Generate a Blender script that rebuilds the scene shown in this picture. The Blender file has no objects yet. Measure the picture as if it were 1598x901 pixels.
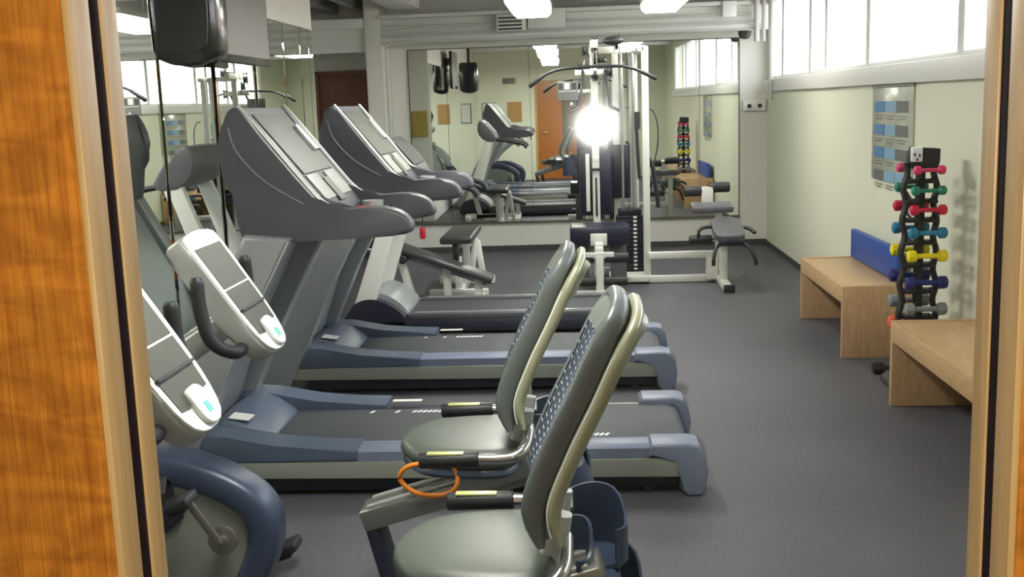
import bpy, bmesh, math, random
from mathutils import Vector, Matrix
random.seed(7)
C = bpy.context.scene.collection
PI = math.pi
def R(d): return math.radians(d)

# ------------------------------------------------------------------ materials
def srgb(r, g, b):
    f = lambda c: (c/255/12.92) if c/255 <= 0.04045 else ((c/255+0.055)/1.055)**2.4
    return (f(r), f(g), f(b), 1)
def mat(name, col, rough=0.5, metal=0.0, bump=0.0, bscale=200, var=0.0, vscale=5, spec=None, coat=0.0, emit=None, estr=0):
    m = bpy.data.materials.new(name); m.use_nodes = True
    nt = m.node_tree; b = nt.nodes['Principled BSDF']
    b.inputs['Base Color'].default_value = col
    b.inputs['Roughness'].default_value = rough
    b.inputs['Metallic'].default_value = metal
    if spec is not None: b.inputs['Specular IOR Level'].default_value = spec
    if coat: b.inputs['Coat Weight'].default_value = coat; b.inputs['Coat Roughness'].default_value = 0.15
    if emit: b.inputs['Emission Color'].default_value = emit; b.inputs['Emission Strength'].default_value = estr
    tc = nt.nodes.new('ShaderNodeTexCoord')
    if var:
        n = nt.nodes.new('ShaderNodeTexNoise'); n.inputs['Scale'].default_value = vscale; n.inputs['Detail'].default_value = 4
        nt.links.new(tc.outputs['Object'], n.inputs['Vector'])
        r = nt.nodes.new('ShaderNodeValToRGB')
        r.color_ramp.elements[0].position = 0.3; r.color_ramp.elements[1].position = 0.7
        r.color_ramp.elements[0].color = tuple(c*(1-var) for c in col[:3])+(1,)
        r.color_ramp.elements[1].color = tuple(min(1, c*(1+var)) for c in col[:3])+(1,)
        nt.links.new(n.outputs['Fac'], r.inputs['Fac']); nt.links.new(r.outputs['Color'], b.inputs['Base Color'])
    if bump:
        n = nt.nodes.new('ShaderNodeTexNoise'); n.inputs['Scale'].default_value = bscale; n.inputs['Detail'].default_value = 3
        nt.links.new(tc.outputs['Object'], n.inputs['Vector'])
        bp = nt.nodes.new('ShaderNodeBump'); bp.inputs['Strength'].default_value = bump; bp.inputs['Distance'].default_value = 0.002
        nt.links.new(n.outputs['Fac'], bp.inputs['Height']); nt.links.new(bp.outputs['Normal'], b.inputs['Normal'])
    return m
def wood(name, c1, c2, scale=(18, 18, 1.2), rough=0.4, coat=0.0, flame=0.0):
    m = bpy.data.materials.new(name); m.use_nodes = True
    nt = m.node_tree; b = nt.nodes['Principled BSDF']; b.inputs['Roughness'].default_value = rough
    if coat: b.inputs['Coat Weight'].default_value = coat; b.inputs['Coat Roughness'].default_value = 0.25
    tc = nt.nodes.new('ShaderNodeTexCoord'); mp = nt.nodes.new('ShaderNodeMapping'); mp.inputs['Scale'].default_value = scale
    nt.links.new(tc.outputs['Object'], mp.inputs['Vector'])
    n = nt.nodes.new('ShaderNodeTexNoise'); n.inputs['Scale'].default_value = 3.0; n.inputs['Detail'].default_value = 8; n.inputs['Roughness'].default_value = 0.65; n.inputs['Distortion'].default_value = 0.6
    nt.links.new(mp.outputs['Vector'], n.inputs['Vector'])
    r = nt.nodes.new('ShaderNodeValToRGB'); r.color_ramp.elements[0].position = 0.32; r.color_ramp.elements[1].position = 0.68
    r.color_ramp.elements[0].color = c1; r.color_ramp.elements[1].color = c2
    nt.links.new(n.outputs['Fac'], r.inputs['Fac'])
    out = r.outputs['Color']
    if flame:
        # slow cross-grain figure of the veneer: wide bands plus a darker cathedral streak here and there
        mp2 = nt.nodes.new('ShaderNodeMapping'); mp2.inputs['Scale'].default_value = (9, 9, 26)
        nt.links.new(tc.outputs['Object'], mp2.inputs['Vector'])
        n2 = nt.nodes.new('ShaderNodeTexNoise'); n2.inputs['Scale'].default_value = 2.2; n2.inputs['Detail'].default_value = 2; n2.inputs['Distortion'].default_value = 1.5
        nt.links.new(mp2.outputs['Vector'], n2.inputs['Vector'])
        r2 = nt.nodes.new('ShaderNodeValToRGB'); r2.color_ramp.elements[0].position = 0.3; r2.color_ramp.elements[1].position = 0.62
        r2.color_ramp.elements[0].color = (1-flame, 1-flame*1.1, 1-flame*1.2, 1); r2.color_ramp.elements[1].color = (1.0, 1.0, 1.0, 1)
        nt.links.new(n2.outputs['Fac'], r2.inputs['Fac'])
        mx = nt.nodes.new('ShaderNodeMix'); mx.data_type = 'RGBA'; mx.blend_type = 'MULTIPLY'; mx.inputs[0].default_value = 1
        nt.links.new(out, mx.inputs[6]); nt.links.new(r2.outputs['Color'], mx.inputs[7]); out = mx.outputs[2]
    nt.links.new(out, b.inputs['Base Color'])
    bp = nt.nodes.new('ShaderNodeBump'); bp.inputs['Strength'].default_value = 0.15; bp.inputs['Distance'].default_value = 0.001
    nt.links.new(n.outputs['Fac'], bp.inputs['Height']); nt.links.new(bp.outputs['Normal'], b.inputs['Normal'])
    return m
def glass(name, tint=(1, 1, 1, 1), refl=1.0):
    m = bpy.data.materials.new(name); m.use_nodes = True; nt = m.node_tree
    for n in list(nt.nodes): nt.nodes.remove(n)
    o = nt.nodes.new('ShaderNodeOutputMaterial'); t = nt.nodes.new('ShaderNodeBsdfTransparent'); g = nt.nodes.new('ShaderNodeBsdfGlossy')
    g.inputs['Roughness'].default_value = 0.05; t.inputs['Color'].default_value = tint
    fr = nt.nodes.new('ShaderNodeFresnel'); fr.inputs['IOR'].default_value = 1.0+0.45*refl
    mx = nt.nodes.new('ShaderNodeMixShader')
    ge = nt.nodes.new('ShaderNodeNewGeometry'); sb = nt.nodes.new('ShaderNodeMath'); sb.operation = 'SUBTRACT'; sb.inputs[0].default_value = 1.0
    ml = nt.nodes.new('ShaderNodeMath'); ml.operation = 'MULTIPLY'
    nt.links.new(ge.outputs['Backfacing'], sb.inputs[1]); nt.links.new(sb.outputs[0], ml.inputs[0]); nt.links.new(fr.outputs[0], ml.inputs[1])
    nt.links.new(ml.outputs[0], mx.inputs[0]); nt.links.new(t.outputs[0], mx.inputs[1]); nt.links.new(g.outputs[0], mx.inputs[2]); nt.links.new(mx.outputs[0], o.inputs[0])
    return m

def floor_mat():
    m = mat('rubber_floor', srgb(86, 87, 94), 0.62, bump=0.3, bscale=90)
    nt = m.node_tree; b = nt.nodes['Principled BSDF']; tc = [n for n in nt.nodes if n.type == 'TEX_COORD'][0]
    v = nt.nodes.new('ShaderNodeTexVoronoi'); v.inputs['Scale'].default_value = 110
    nt.links.new(tc.outputs['Object'], v.inputs['Vector'])
    r = nt.nodes.new('ShaderNodeValToRGB'); e = r.color_ramp.elements
    e[0].position = 0.0; e[0].color = srgb(126, 126, 136); e[1].position = 0.32; e[1].color = srgb(78, 78, 84)
    nt.links.new(v.outputs['Distance'], r.inputs['Fac'])
    n = nt.nodes.new('ShaderNodeTexNoise'); n.inputs['Scale'].default_value = 0.9; n.inputs['Detail'].default_value = 3
    nt.links.new(tc.outputs['Object'], n.inputs['Vector'])
    r2 = nt.nodes.new('ShaderNodeValToRGB'); r2.color_ramp.elements[0].color = (.82, .82, .82, 1); r2.color_ramp.elements[1].color = (1.12, 1.1, 1.08, 1)
    r2.color_ramp.elements[0].position = .35; r2.color_ramp.elements[1].position = .65
    nt.links.new(n.outputs['Fac'], r2.inputs['Fac'])
    mx = nt.nodes.new('ShaderNodeMix'); mx.data_type = 'RGBA'; mx.blend_type = 'MULTIPLY'; mx.inputs[0].default_value = 1
    nt.links.new(r.outputs['Color'], mx.inputs[6]); nt.links.new(r2.outputs['Color'], mx.inputs[7]); nt.links.new(mx.outputs[2], b.inputs['Base Color'])
    return m

M = {}
M['floor'] = floor_mat()
M['wall'] = mat('cream_wall_paint', srgb(224, 226, 204), 0.55, bump=0.05, bscale=300, var=0.02, vscale=1.5)
M['wall2'] = mat('grey_wall_paint', srgb(222, 221, 212), 0.6, var=0.02, vscale=2)
M['ceil'] = mat('grey_ceiling_paint', srgb(150, 150, 150), 0.8, var=0.06, vscale=3)
M['beam'] = mat('white_beam_paint', srgb(216, 216, 210), 0.5, var=0.03, vscale=4)
M['pipe'] = mat('pipe_paint', srgb(196, 196, 190), 0.4)
M['duct'] = mat('dark_duct', srgb(60, 60, 62), 0.6)
M['winframe'] = mat('window_frame_white', srgb(232, 232, 228), 0.4)
M['mirror'] = mat('mirror_silver', (0.86, 0.89, 0.85, 1), 0.0, 1.0)
M['mirror_edge'] = mat('mirror_edge', srgb(84, 84, 72), 0.4)
M['veneer'] = wood('orange_maple_veneer', srgb(164, 90, 20), srgb(206, 130, 42), (170, 170, 7), 0.34, 0.3, flame=0.34)
M['bead'] = wood('pale_glazing_bead', srgb(178, 138, 80), srgb(204, 166, 110), (30, 30, 1.4), 0.4, 0.1)
M['gasket'] = mat('dark_glazing_gasket', srgb(28, 10, 14), 0.8, spec=.1)
M['glass'] = glass('clear_glass')
M['browndoor'] = wood('brown_door_wood', srgb(118, 76, 62), srgb(142, 96, 80), (20, 20, 1.5), 0.45)
M['benchwood'] = wood('bench_beech', srgb(188, 150, 102), srgb(212, 178, 130), (22, 3, 22), 0.38, 0.15)
M['benchwood_v'] = wood('bench_beech_upright', srgb(176, 138, 100), srgb(200, 166, 126), (22, 22, 2.2), 0.38, 0.15)
M['bluemat'] = mat('blue_vinyl', srgb(36, 76, 160), 0.45, bump=0.1, bscale=120)
M['shroud'] = mat('charcoal_plastic', srgb(68, 70, 76), 0.5)
M['trimgrey'] = mat('light_trim', srgb(176, 178, 172), 0.3, 0.3)
M['upright'] = mat('grey_upright_paint', srgb(144, 148, 150), 0.32, 0.25)
M['upright_l'] = mat('pale_upright_paint', srgb(178, 182, 180), 0.3, 0.2)
M['hood'] = mat('blue_grey_hood', srgb(76, 88, 106), 0.36, var=0.03, vscale=4)
M['rail'] = mat('deck_rail_grey', srgb(106, 115, 134), 0.36)
M['side'] = mat('deck_side_panel', srgb(134, 138, 128), 0.35, 0.1)
M['dark'] = mat('dark_navy_plastic', srgb(26, 29, 46), 0.5)
M['belt'] = mat('treadmill_belt', srgb(60, 64, 68), 0.6, bump=0.2, bscale=400)
M['white'] = mat('white_print', srgb(235, 238, 240), 0.5)
M['screen'] = mat('console_screen', srgb(60, 63, 54), 0.55, var=0.12, vscale=9)
M['keypad'] = mat('console_keypad', srgb(108, 114, 106), 0.45)
M['red'] = mat('red_plastic', srgb(200, 24, 50), 0.4)
M['silver'] = mat('silver_paint', srgb(196, 200, 198), 0.25, 0.6)
M['console'] = mat('pale_console_plastic', srgb(206, 210, 206), 0.33)
M['consoleside'] = mat('console_side_plastic', srgb(150, 152, 148), 0.4)
M['teal'] = mat('teal_print', srgb(90, 205, 170), 0.5)
M['black'] = mat('black_rubber', srgb(30, 31, 36), 0.5, bump=0.1, bscale=300)
M['blackgl'] = mat('glossy_black', srgb(20, 20, 30), 0.2, coat=0.4)
M['navyv'] = mat('navy_vinyl', srgb(24, 27, 48), 0.35, bump=0.08, bscale=150)
M['greyv'] = mat('grey_vinyl', srgb(92, 92, 96), 0.4, bump=0.08, bscale=150)
M['darkv'] = mat('charcoal_vinyl', srgb(52, 56, 58), 0.32, bump=0.08, bscale=150)
M['seat'] = mat('seat_vinyl', srgb(84, 92, 84), 0.42, bump=0.06, bscale=160, var=0.05, vscale=6)
M['backpad'] = mat('back_bolster', srgb(88, 94, 94), 0.36, bump=0.03, bscale=160)
M['backtop'] = mat('back_top_pad', srgb(108, 114, 106), 0.4)  # paler than the rim: light on the top put into the colour
M['backshell'] = mat('back_shell', srgb(152, 154, 130), 0.3, 0.25)
M['mesh'] = mat('back_mesh', srgb(96, 108, 124), 0.45)
M['blushell'] = mat('blue_grey_shell', srgb(54, 66, 88), 0.36)
M['aluminium'] = mat('aluminium_rail', srgb(140, 140, 134), 0.3, 0.7)
M['chrome'] = mat('chrome', srgb(190, 192, 186), 0.16, 0.9)
M['hrplate'] = mat('pulse_sensor_plate', srgb(214, 222, 150), 0.25, 0.3)
M['orange'] = mat('orange_cable', srgb(226, 132, 38), 0.4)
M['whitesteel'] = mat('white_powder_steel', srgb(214, 214, 206), 0.35)
M['plate'] = mat('weight_plate_black', srgb(30, 32, 44), 0.4, 0.3)
M['tvscreen'] = mat('tv_screen', srgb(112, 110, 107), 0.45, spec=.25)
M['posterclear'] = mat('poster_sheet', srgb(180, 184, 168), 0.2, coat=0.5)
M['pblue'] = mat('print_blue', srgb(84, 136, 186), 0.3)
M['plblue'] = mat('print_light_blue', srgb(136, 178, 204), 0.3)
M['pgrey'] = mat('print_grey', srgb(112, 116, 112), 0.3)
M['pdark'] = mat('print_dark', srgb(52, 54, 60), 0.3)
M['yboard'] = mat('yellow_board', srgb(170, 152, 74), 0.6)
M['wboard'] = mat('tan_board', srgb(178, 140, 84), 0.6)
M['paper'] = mat('paper', srgb(214, 214, 206), 0.6)
M['light'] = mat('diffuser', (1, 1, 1, 1), 0.5, emit=(1.0, 0.98, 0.86, 1), estr=9)
M['fixture'] = mat('fixture_body', srgb(225, 225, 215), 0.5)
DB = {'pink': (222, 52, 110), 'green': (28, 132, 106), 'crimson': (200, 24, 62), 'azure': (34, 122, 160), 'yellow': (232, 216, 22), 'navy': (24, 34, 108), 'grey': (130, 138, 140), 'orange': (226, 92, 64), 'black': (26, 26, 34)}
for k, v in DB.items(): M['db_'+k] = mat(k+'_neoprene', srgb(*v), 0.5)

# ------------------------------------------------------------------ mesh helpers
def obj(name, bm, m, parent=None, smooth=40, loc=None):
    me = bpy.data.meshes.new(name)
    bmesh.ops.recalc_face_normals(bm, faces=bm.faces[:])
    bm.to_mesh(me); bm.free()
    ms = m if isinstance(m, (list, tuple)) else [m]
    for x in ms: me.materials.append(M[x] if isinstance(x, str) else x)
    for p in me.polygons: p.use_smooth = True
    me.set_sharp_from_angle(angle=R(smooth))
    o = bpy.data.objects.new(name, me); C.objects.link(o)
    if parent: o.parent = parent
    if loc: o.location = loc
    return o
def tag(o, label=None, cat=None, group=None, kind=None):
    if label: o['label'] = label
    if cat: o['category'] = cat
    if group: o['group'] = group
    if kind: o['kind'] = kind
    return o
def thing(name, label, cat, loc=(0, 0, 0), rz=0, group=None):
    o = bpy.data.objects.new(name, None); C.objects.link(o); o.empty_display_size = 0.1
    o.location = loc; o.rotation_euler = (0, 0, rz)
    return tag(o, label, cat, group)
def struct(name, bm, m, label=None, smooth=40):
    o = obj(name, bm, m, smooth=smooth); o['kind'] = 'structure'
    if label: o['label'] = label
    return o
def copy_tree(o, parent=None):
    c = o.copy(); C.objects.link(c); c.parent = parent
    for ch in o.children: copy_tree(ch, c)
    return c
def nb(): return bmesh.new()
def bx(bm, c, s, rot=None, bev=0, seg=2, mi=0):
    M4 = Matrix.Translation(c)
    if rot is not None: M4 = M4 @ rot
    g = bmesh.ops.create_cube(bm, size=1, matrix=M4 @ Matrix.Diagonal((s[0], s[1], s[2], 1)))
    vs = g['verts']; fs = set(f for v in vs for f in v.link_faces)
    for f in fs: f.material_index = mi
    if bev:
        es = list(set(e for v in vs for e in v.link_edges))
        r = bmesh.ops.bevel(bm, geom=es, offset=min(bev, min(s)*0.49), segments=seg, affect='EDGES', profile=0.5)
        for f in r['faces']: f.material_index = mi
    return bm
def bb(bm, x0, x1, y0, y1, z0, z1, bev=0, mi=0):
    return bx(bm, ((x0+x1)/2, (y0+y1)/2, (z0+z1)/2), (abs(x1-x0), abs(y1-y0), abs(z1-z0)), bev=bev, mi=mi)
def RY(a): return Matrix.Rotation(a, 4, 'Y')
def prism(bm, pts, y0, y1, bev=0, seg=3, mi=0, axis='Y'):
    """closed profile in (x,z) pushed along y"""
    def P(p, y):
        if axis == 'Y': return (p[0], y, p[1])
        if axis == 'X': return (y, p[0], p[1])
        return (p[0], p[1], y)
    a = [bm.verts.new(P(p, y0)) for p in pts]; b = [bm.verts.new(P(p, y1)) for p in pts]
    n = len(pts); fs = [bm.faces.new(a[::-1]), bm.faces.new(b)]
    for i in range(n): fs.append(bm.faces.new((a[i], a[(i+1) % n], b[(i+1) % n], b[i])))
    for f in fs: f.material_index = mi
    if bev:
        es = [e for f in fs[:2] for e in f.edges]
        r = bmesh.ops.bevel(bm, geom=es, offset=bev, segments=seg, affect='EDGES', profile=0.5, clamp_overlap=True)
        for f in r['faces']: f.material_index = mi
    return bm
def smoothpts(pts, it=2, closed=True):
    """Chaikin corner cutting"""
    for _ in range(it):
        q = []; n = len(pts)
        if closed:
            for i in range(n):
                a, b = pts[i], pts[(i+1) % n]
                q.append(tuple(.75*a[k]+.25*b[k] for k in range(len(a)))); q.append(tuple(.25*a[k]+.75*b[k] for k in range(len(a))))
        else:
            q.append(pts[0])
            for i in range(n-1):
                a, b = pts[i], pts[i+1]
                q.append(tuple(.75*a[k]+.25*b[k] for k in range(len(a)))); q.append(tuple(.25*a[k]+.75*b[k] for k in range(len(a))))
            q.append(pts[-1])
        pts = q
    return pts
def sweep(bm, path, ra, rb=None, up=(0, 1, 0), n=14, power=2.0, mi=0, closed=False, caps=True):
    """section of half-axes ra (along 'side') and rb (along 'up') swept along path; radii may be lists"""
    path = [Vector(p) for p in path]; N = len(path)
    if rb is None: rb = ra
    ra = ra if isinstance(ra, (list, tuple)) else [ra]*N; rb = rb if isinstance(rb, (list, tuple)) else [rb]*N
    rings = []
    for i, p in enumerate(path):
        if closed: t = path[(i+1) % N]-path[i-1]
        else: t = path[min(i+1, N-1)]-path[max(i-1, 0)]
        t.normalize(); u = Vector(up)
        if abs(t.dot(u)) > 0.97: u = Vector((1, 0, 0)) if abs(t.x) < 0.9 else Vector((0, 0, 1))
        u = (u-t*t.dot(u)).normalized(); s = t.cross(u)
        ring = []
        for k in range(n):
            a = 2*PI*k/n; ca, sa = math.cos(a), math.sin(a)
            ca = math.copysign(abs(ca)**(2/power), ca); sa = math.copysign(abs(sa)**(2/power), sa)
            ring.append(bm.verts.new(p+s*(ra[i]*ca)+u*(rb[i]*sa)))
        rings.append(ring)
    M_ = N if closed else N-1
    for i in range(M_):
        A, B = rings[i], rings[(i+1) % N]
        for k in range(n): bm.faces.new((A[k], A[(k+1) % n], B[(k+1) % n], B[k])).material_index = mi
    if caps and not closed:
        bm.faces.new(rings[0][::-1]).material_index = mi; bm.faces.new(rings[-1]).material_index = mi
    return bm
def tube(bm, path, r, n=10, mi=0, closed=False): return sweep(bm, path, r, None, (0, 0, 1) , n, 2, mi, closed)
def cyl(bm, a, b, r, n=20, mi=0, bev=0):
    a, b = Vector(a), Vector(b); d = (b-a)
    if bev:
        u = d.normalized()
        return sweep(bm, [a, a+u*bev*.3, a+u*bev, b-u*bev, b-u*bev*.3, b], [r-bev, r-bev*.3, r, r, r-bev*.3, r-bev], None, (0, 0, 1), n, 2, mi)
    return sweep(bm, [a, b], r, None, (0, 0, 1), n, 2, mi)
def lathe(bm, prof, c=(0, 0, 0), n=24, mi=0, axis='Z'):
    rings = []
    for r, z in prof:
        ring = []
        for k in range(n):
            a = 2*PI*k/n; x, y = r*math.cos(a), r*math.sin(a)
            v = (x, y, z) if axis == 'Z' else ((z, x, y) if axis == 'X' else (x, z, y))
            ring.append(bm.verts.new((c[0]+v[0], c[1]+v[1], c[2]+v[2])))
        rings.append(ring)
    for i in range(len(rings)-1):
        A, B = rings[i], rings[i+1]
        for k in range(n): bm.faces.new((A[k], A[(k+1) % n], B[(k+1) % n], B[k])).material_index = mi
    bm.faces.new(rings[0][::-1]).material_index = mi; bm.faces.new(rings[-1]).material_index = mi
    return bm
def ball(bm, c, r, sx=1, sy=1, sz=1, mi=0):
    g = bmesh.ops.create_uvsphere(bm, u_segments=20, v_segments=12, radius=r, matrix=Matrix.Translation(c) @ Matrix.Diagonal((sx, sy, sz, 1)))
    for v in g['verts']:
        for f in v.link_faces: f.material_index = mi
def bez(p0, p1, p2, p3, n=12):
    out = []
    for i in range(n+1):
        t = i/n; out.append(tuple((1-t)**3*p0[k]+3*(1-t)**2*t*p1[k]+3*(1-t)*t*t*p2[k]+t**3*p3[k] for k in range(len(p0))))
    return out
def spline(pts, n=8):
    """Catmull-Rom through points"""
    P = [pts[0]]+list(pts)+[pts[-1]]; out = []
    for i in range(1, len(P)-2):
        for j in range(n):
            t = j/n
            out.append(tuple(0.5*((2*P[i][k])+(-P[i-1][k]+P[i+1][k])*t+(2*P[i-1][k]-5*P[i][k]+4*P[i+1][k]-P[i+2][k])*t*t+(-P[i-1][k]+3*P[i][k]-3*P[i+1][k]+P[i+2][k])*t**3) for k in range(len(pts[0]))))
    out.append(tuple(pts[-1])); return out

# ------------------------------------------------------------------ the room
XR, YF, XL = 2.0, 12.0, -2.05
YN = 0.4755                     # room face of the near wall
ZC = 2.78
struct('floor', bb(nb(), -4.2, 4.0, -2.5, 13.2, -0.1, 0), 'floor')
b = nb(); bb(b, -4.2, 2.3, YN-0.2, 13.2, ZC, ZC+0.15)
struct('ceiling', b, 'ceil')
b = nb()
bb(b, XR, XR+0.2, YN-0.2, 12.6, 0, 1.65)              # below the windows
bb(b, XR, XR+0.2, YN-0.2, 12.6, 2.62, ZC)
bb(b, XR, XR+0.2, YN-0.2, 2.22, 1.65, 2.62); bb(b, XR, XR+0.2, 11.86, 12.6, 1.65, 2.62)
struct('wall_right', b, 'wall')
b = nb(); bb(b, XR-0.045, XR+0.2, 2.2, 11.9, 1.648, 1.77, bev=0.006)
struct('trim_1', b, 'winframe')
struct('wall_far', bb(nb(), -2.05, XR, YF, YF+0.2, 0, ZC), 'wall2')
struct('wall_left', bb(nb(), XL-0.15, XL, YN-0.2, 8.5, 0, ZC), 'wall2')
struct('wall_alcove_left', bb(nb(), -3.35, -3.2, 8.35, 12.6, 0, ZC), 'wall2')
struct('wall_alcove_near', bb(nb(), -3.35, XL-0.149, 8.35, 8.5, 0, ZC), 'wall2')
b = nb(); bb(b, -3.2, -2.99, 12.4, 12.6, 0, ZC); bb(b, -2.99, -2.2, 12.4, 12.6, 2.04, ZC); bb(b, -2.24, -2.05, 12.2, 12.6, 0, ZC)
struct('wall_alcove_far', b, 'wall2')
struct('column', bb(nb(), -2.22, -2.052, 11.5, 12.2, 0, ZC, bev=0.006), 'wall2')
d2 = tag(thing('door_2', None, None), kind='structure')
b = nb(); bb(b, -2.95, -2.26, 12.42, 12.46, 0.01, 2.01, bev=0.004); obj('door_panel', b, 'browndoor', d2)
b = nb(); bb(b, -2.99, -2.95, 12.37, 12.5, 0, 2.04); bb(b, -2.26, -2.225, 12.37, 12.5, 0, 2.04); bb(b, -2.99, -2.225, 12.37, 12.5, 2.01, 2.045); obj('door_frame', b, 'browndoor', d2)
b = nb(); cyl(b, (-2.88, 12.36, 1.0), (-2.88, 12.42, 1.0), 0.012); cyl(b, (-2.88, 12.37, 1.0), (-2.78, 12.37, 1.0), 0.01); obj('door_handle', b, 'chrome', d2)

# near wall with the timber door we look through
DX0, DX1 = -0.72, 0.40
b = nb(); bb(b, -2.2, DX0-0.05, YN-0.12, YN, 0, ZC); bb(b, DX1+0.05, XR+0.05, YN-0.12, YN, 0, ZC); bb(b, DX0-0.05, DX1+0.05, YN-0.12, YN, 2.09, ZC)
struct('wall_near', b, 'wall')
PX0, PX1, PZ0, PZ1 = -0.2, 0.169, 0.88, 1.95
F0, F1 = 0.43, 0.4755
d1 = tag(thing('door_1', None, None), kind='structure')
b = nb()
bb(b, DX0, PX0-0.003, F0, F1, 0.01, 2.04); bb(b, PX1+0.003, DX1, F0, F1, 0.01, 2.04)
bb(b, PX0-0.003, PX1+0.003, F0, F1, 0.01, PZ0-0.003); bb(b, PX0-0.003, PX1+0.003, F0, F1, PZ1+0.003, 2.04)
obj('door_leaf', b, 'veneer', d1)
def ring(bm, y0, y1, w):
    bb(bm, PX0-0.003, PX0-0.003+w, y0, y1, PZ0-0.003, PZ1+0.003, bev=0.0005); bb(bm, PX1+0.003-w, PX1+0.003, y0, y1, PZ0-0.003, PZ1+0.003, bev=0.0005)
    bb(bm, PX0, PX1, y0, y1, PZ0-0.003, PZ0-0.003+w); bb(bm, PX0, PX1, y0, y1, PZ1+0.003-w, PZ1+0.003)
b = nb(); ring(b, F0-0.0003, 0.4485, 0.003); obj('glazing_bead', b, 'bead', d1)
b = nb(); ring(b, 0.4600, F1+0.0003, 0.003); obj('glazing_bead', b, 'bead', d1)
b = nb(); ring(b, 0.4485, 0.4600, 0.002); obj('gasket', b, 'gasket', d1)
obj('glass_pane', bb(nb(), PX0-0.002, PX1+0.002, 0.4535, 0.4555, PZ0-0.002, PZ1+0.002), 'glass', d1)
b = nb(); bb(b, DX0-0.05, DX0, F0-0.03, YN+0.01, 0, 2.09); bb(b, DX1, DX1+0.05, F0-0.03, YN+0.01, 0, 2.09); bb(b, DX0-0.05, DX1+0.05, F0-0.03, YN+0.01, 2.045, 2.09)
obj('door_frame', b, 'bead', d1)
b = nb(); cyl(b, (-0.64, F0-0.05, 1.0), (-0.64, F1+0.05, 1.0), 0.011); cyl(b, (-0.64, F1+0.05, 1.0), (-0.52, F1+0.05, 1.0), 0.01); cyl(b, (-0.64, F0-0.05, 1.0), (-0.52, F0-0.05, 1.0), 0.01)
obj('door_handle', b, 'chrome', d1)
# unseen corridor shell, added to keep sky light off the door
b = nb(); bb(b, -2.2, 2.2, -2.3, -2.2, 0, 2.6); struct('wall_corridor_shield_back', b, 'wall')
b = nb(); bb(b, -2.3, -2.2, -2.3, YN-0.12, 0, 2.6); struct('wall_corridor_shield_left', b, 'wall')
b = nb(); bb(b, 2.2, 2.3, -2.3, YN-0.12, 0, 2.6); struct('wall_corridor_shield_right', b, 'wall')
b = nb(); bb(b, -2.3, 2.3, -2.3, YN-0.12, 2.6, 2.7); struct('ceiling_corridor_shield', b, 'wall')

# beams, pipes, ceiling details
b = nb(); bb(b, -2.05, XR, 11.55, YF, 2.30, 2.52, bev=0.008); bb(b, -2.05, XR, 11.45, YF, 2.52, 2.56, bev=0.006); bb(b, -2.05, XR, 11.5, 11.56, 2.27, 2.33, bev=0.006)
struct('ceiling_beam', b, 'beam', 'white beam along the top of the far wall')
b = nb(); bb(b, -3.2, -2.225, 11.5, 11.75, 2.44, 2.54, bev=0.008); bb(b, -3.2, -2.225, 11.58, 11.75, 2.2, 2.45); struct('ceiling_beam', b, 'beam', 'white beam over the alcove beside the column')
for i, y in enumerate((2.0, 4.0, 6.0, 8.0, 10.0)):
    b = nb(); bb(b, -2.05, XR, y-0.08, y+0.08, 2.66, ZC, bev=0.005); struct('ceiling_joist', b, 'beam')
b = nb(); bb(b, -1.92, -1.62, 10.08, 11.45, 2.6, ZC, bev=0.01); struct('ceiling_joist', b, 'beam')
b = nb(); bb(b, 0.1, 1.0, 10.3, 11.45, 2.6, ZC, bev=0.01); struct('ceiling_joist', b, 'beam')
b = nb()
for k in range(3): bb(b, -3.1+0.35*k, -3.02+0.35*k, 8.6, 12.35, 2.66, ZC)
struct('ceiling_joist', b, 'ceil')
pipes = [([(-2.0, 11.48, 2.43), (1.75, 11.48, 2.43)], 0.014), ([(-2.0, 11.47, 2.36), (1.8, 11.47, 2.36)], 0.010),
         ([(-2.0, 11.46, 0.3), (-2.0, 11.46, 2.2), (-1.98, 11.46, 2.26), (-1.85, 11.46, 2.28), (1.8, 11.46, 2.28)], 0.012)]
lb = ['thick white conduit along the face of the far beam', 'thin white conduit along the far beam, middle of three', 'white conduit rising by the column and bending along the beam foot']
for (p, r), l in zip(pipes, lb):
    b = nb(); tube(b, smoothpts(p, 2, False) if len(p) > 2 else p, r); tag(obj('conduit', b, 'pipe'), l, 'pipe', 'conduits on the far beam')
b = nb()
for x, r in ((1.80, 0.03), (1.87, 0.022), (1.94, 0.028)):
    pass
for x, r, l in ((1.80, 0.028, 'vertical white pipe in the far right corner, left of three'), (1.87, 0.02, 'thin vertical white pipe in the far right corner, middle of three'), (1.94, 0.026, 'vertical white pipe in the far right corner, nearest the window')):
    b2 = nb(); cyl(b2, (x, 11.42, 2.15 if x < 1.9 else 1.56), (x, 11.42, ZC), r); tag(obj('pipe', b2, 'pipe'), l, 'pipe', 'corner pipes')
b.free()
# louvre vent and junction boxes on the beam
t = thing('louvre_vent', 'small dark louvred vent on the far beam', 'vent', (-0.68, 11.40, 2.42))
b = nb(); bb(b, -.15, .15, -.03, 0.05, -.075, .09, bev=.004); obj('vent_box', b, 'beam', t)
b = nb()
for k in range(4): bx(b, (-.01, -.034, .055-.037*k), (.24, .012, .014), Matrix.Rotation(R(30), 4, 'X'))
obj('louvre', b, 'duct', t)
b = nb(); bb(b, -0.51, -0.13, 11.42, 11.45, 2.36, 2.56, bev=.01); tag(obj('junction_box', b, 'beam'), 'long white cover box on the far beam right of the vent', 'box')
b = nb(); bb(b, 1.46, 1.60, 11.42, 11.455, 2.40, 2.56, bev=.006); tag(obj('junction_box', b, 'winframe'), 'small square white junction box at right end of the far beam', 'box')
t = thing('wall_bell', 'small round grey ceiling sensor under the right end of the beam', 'sensor', (1.72, 11.7, 2.3))
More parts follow.
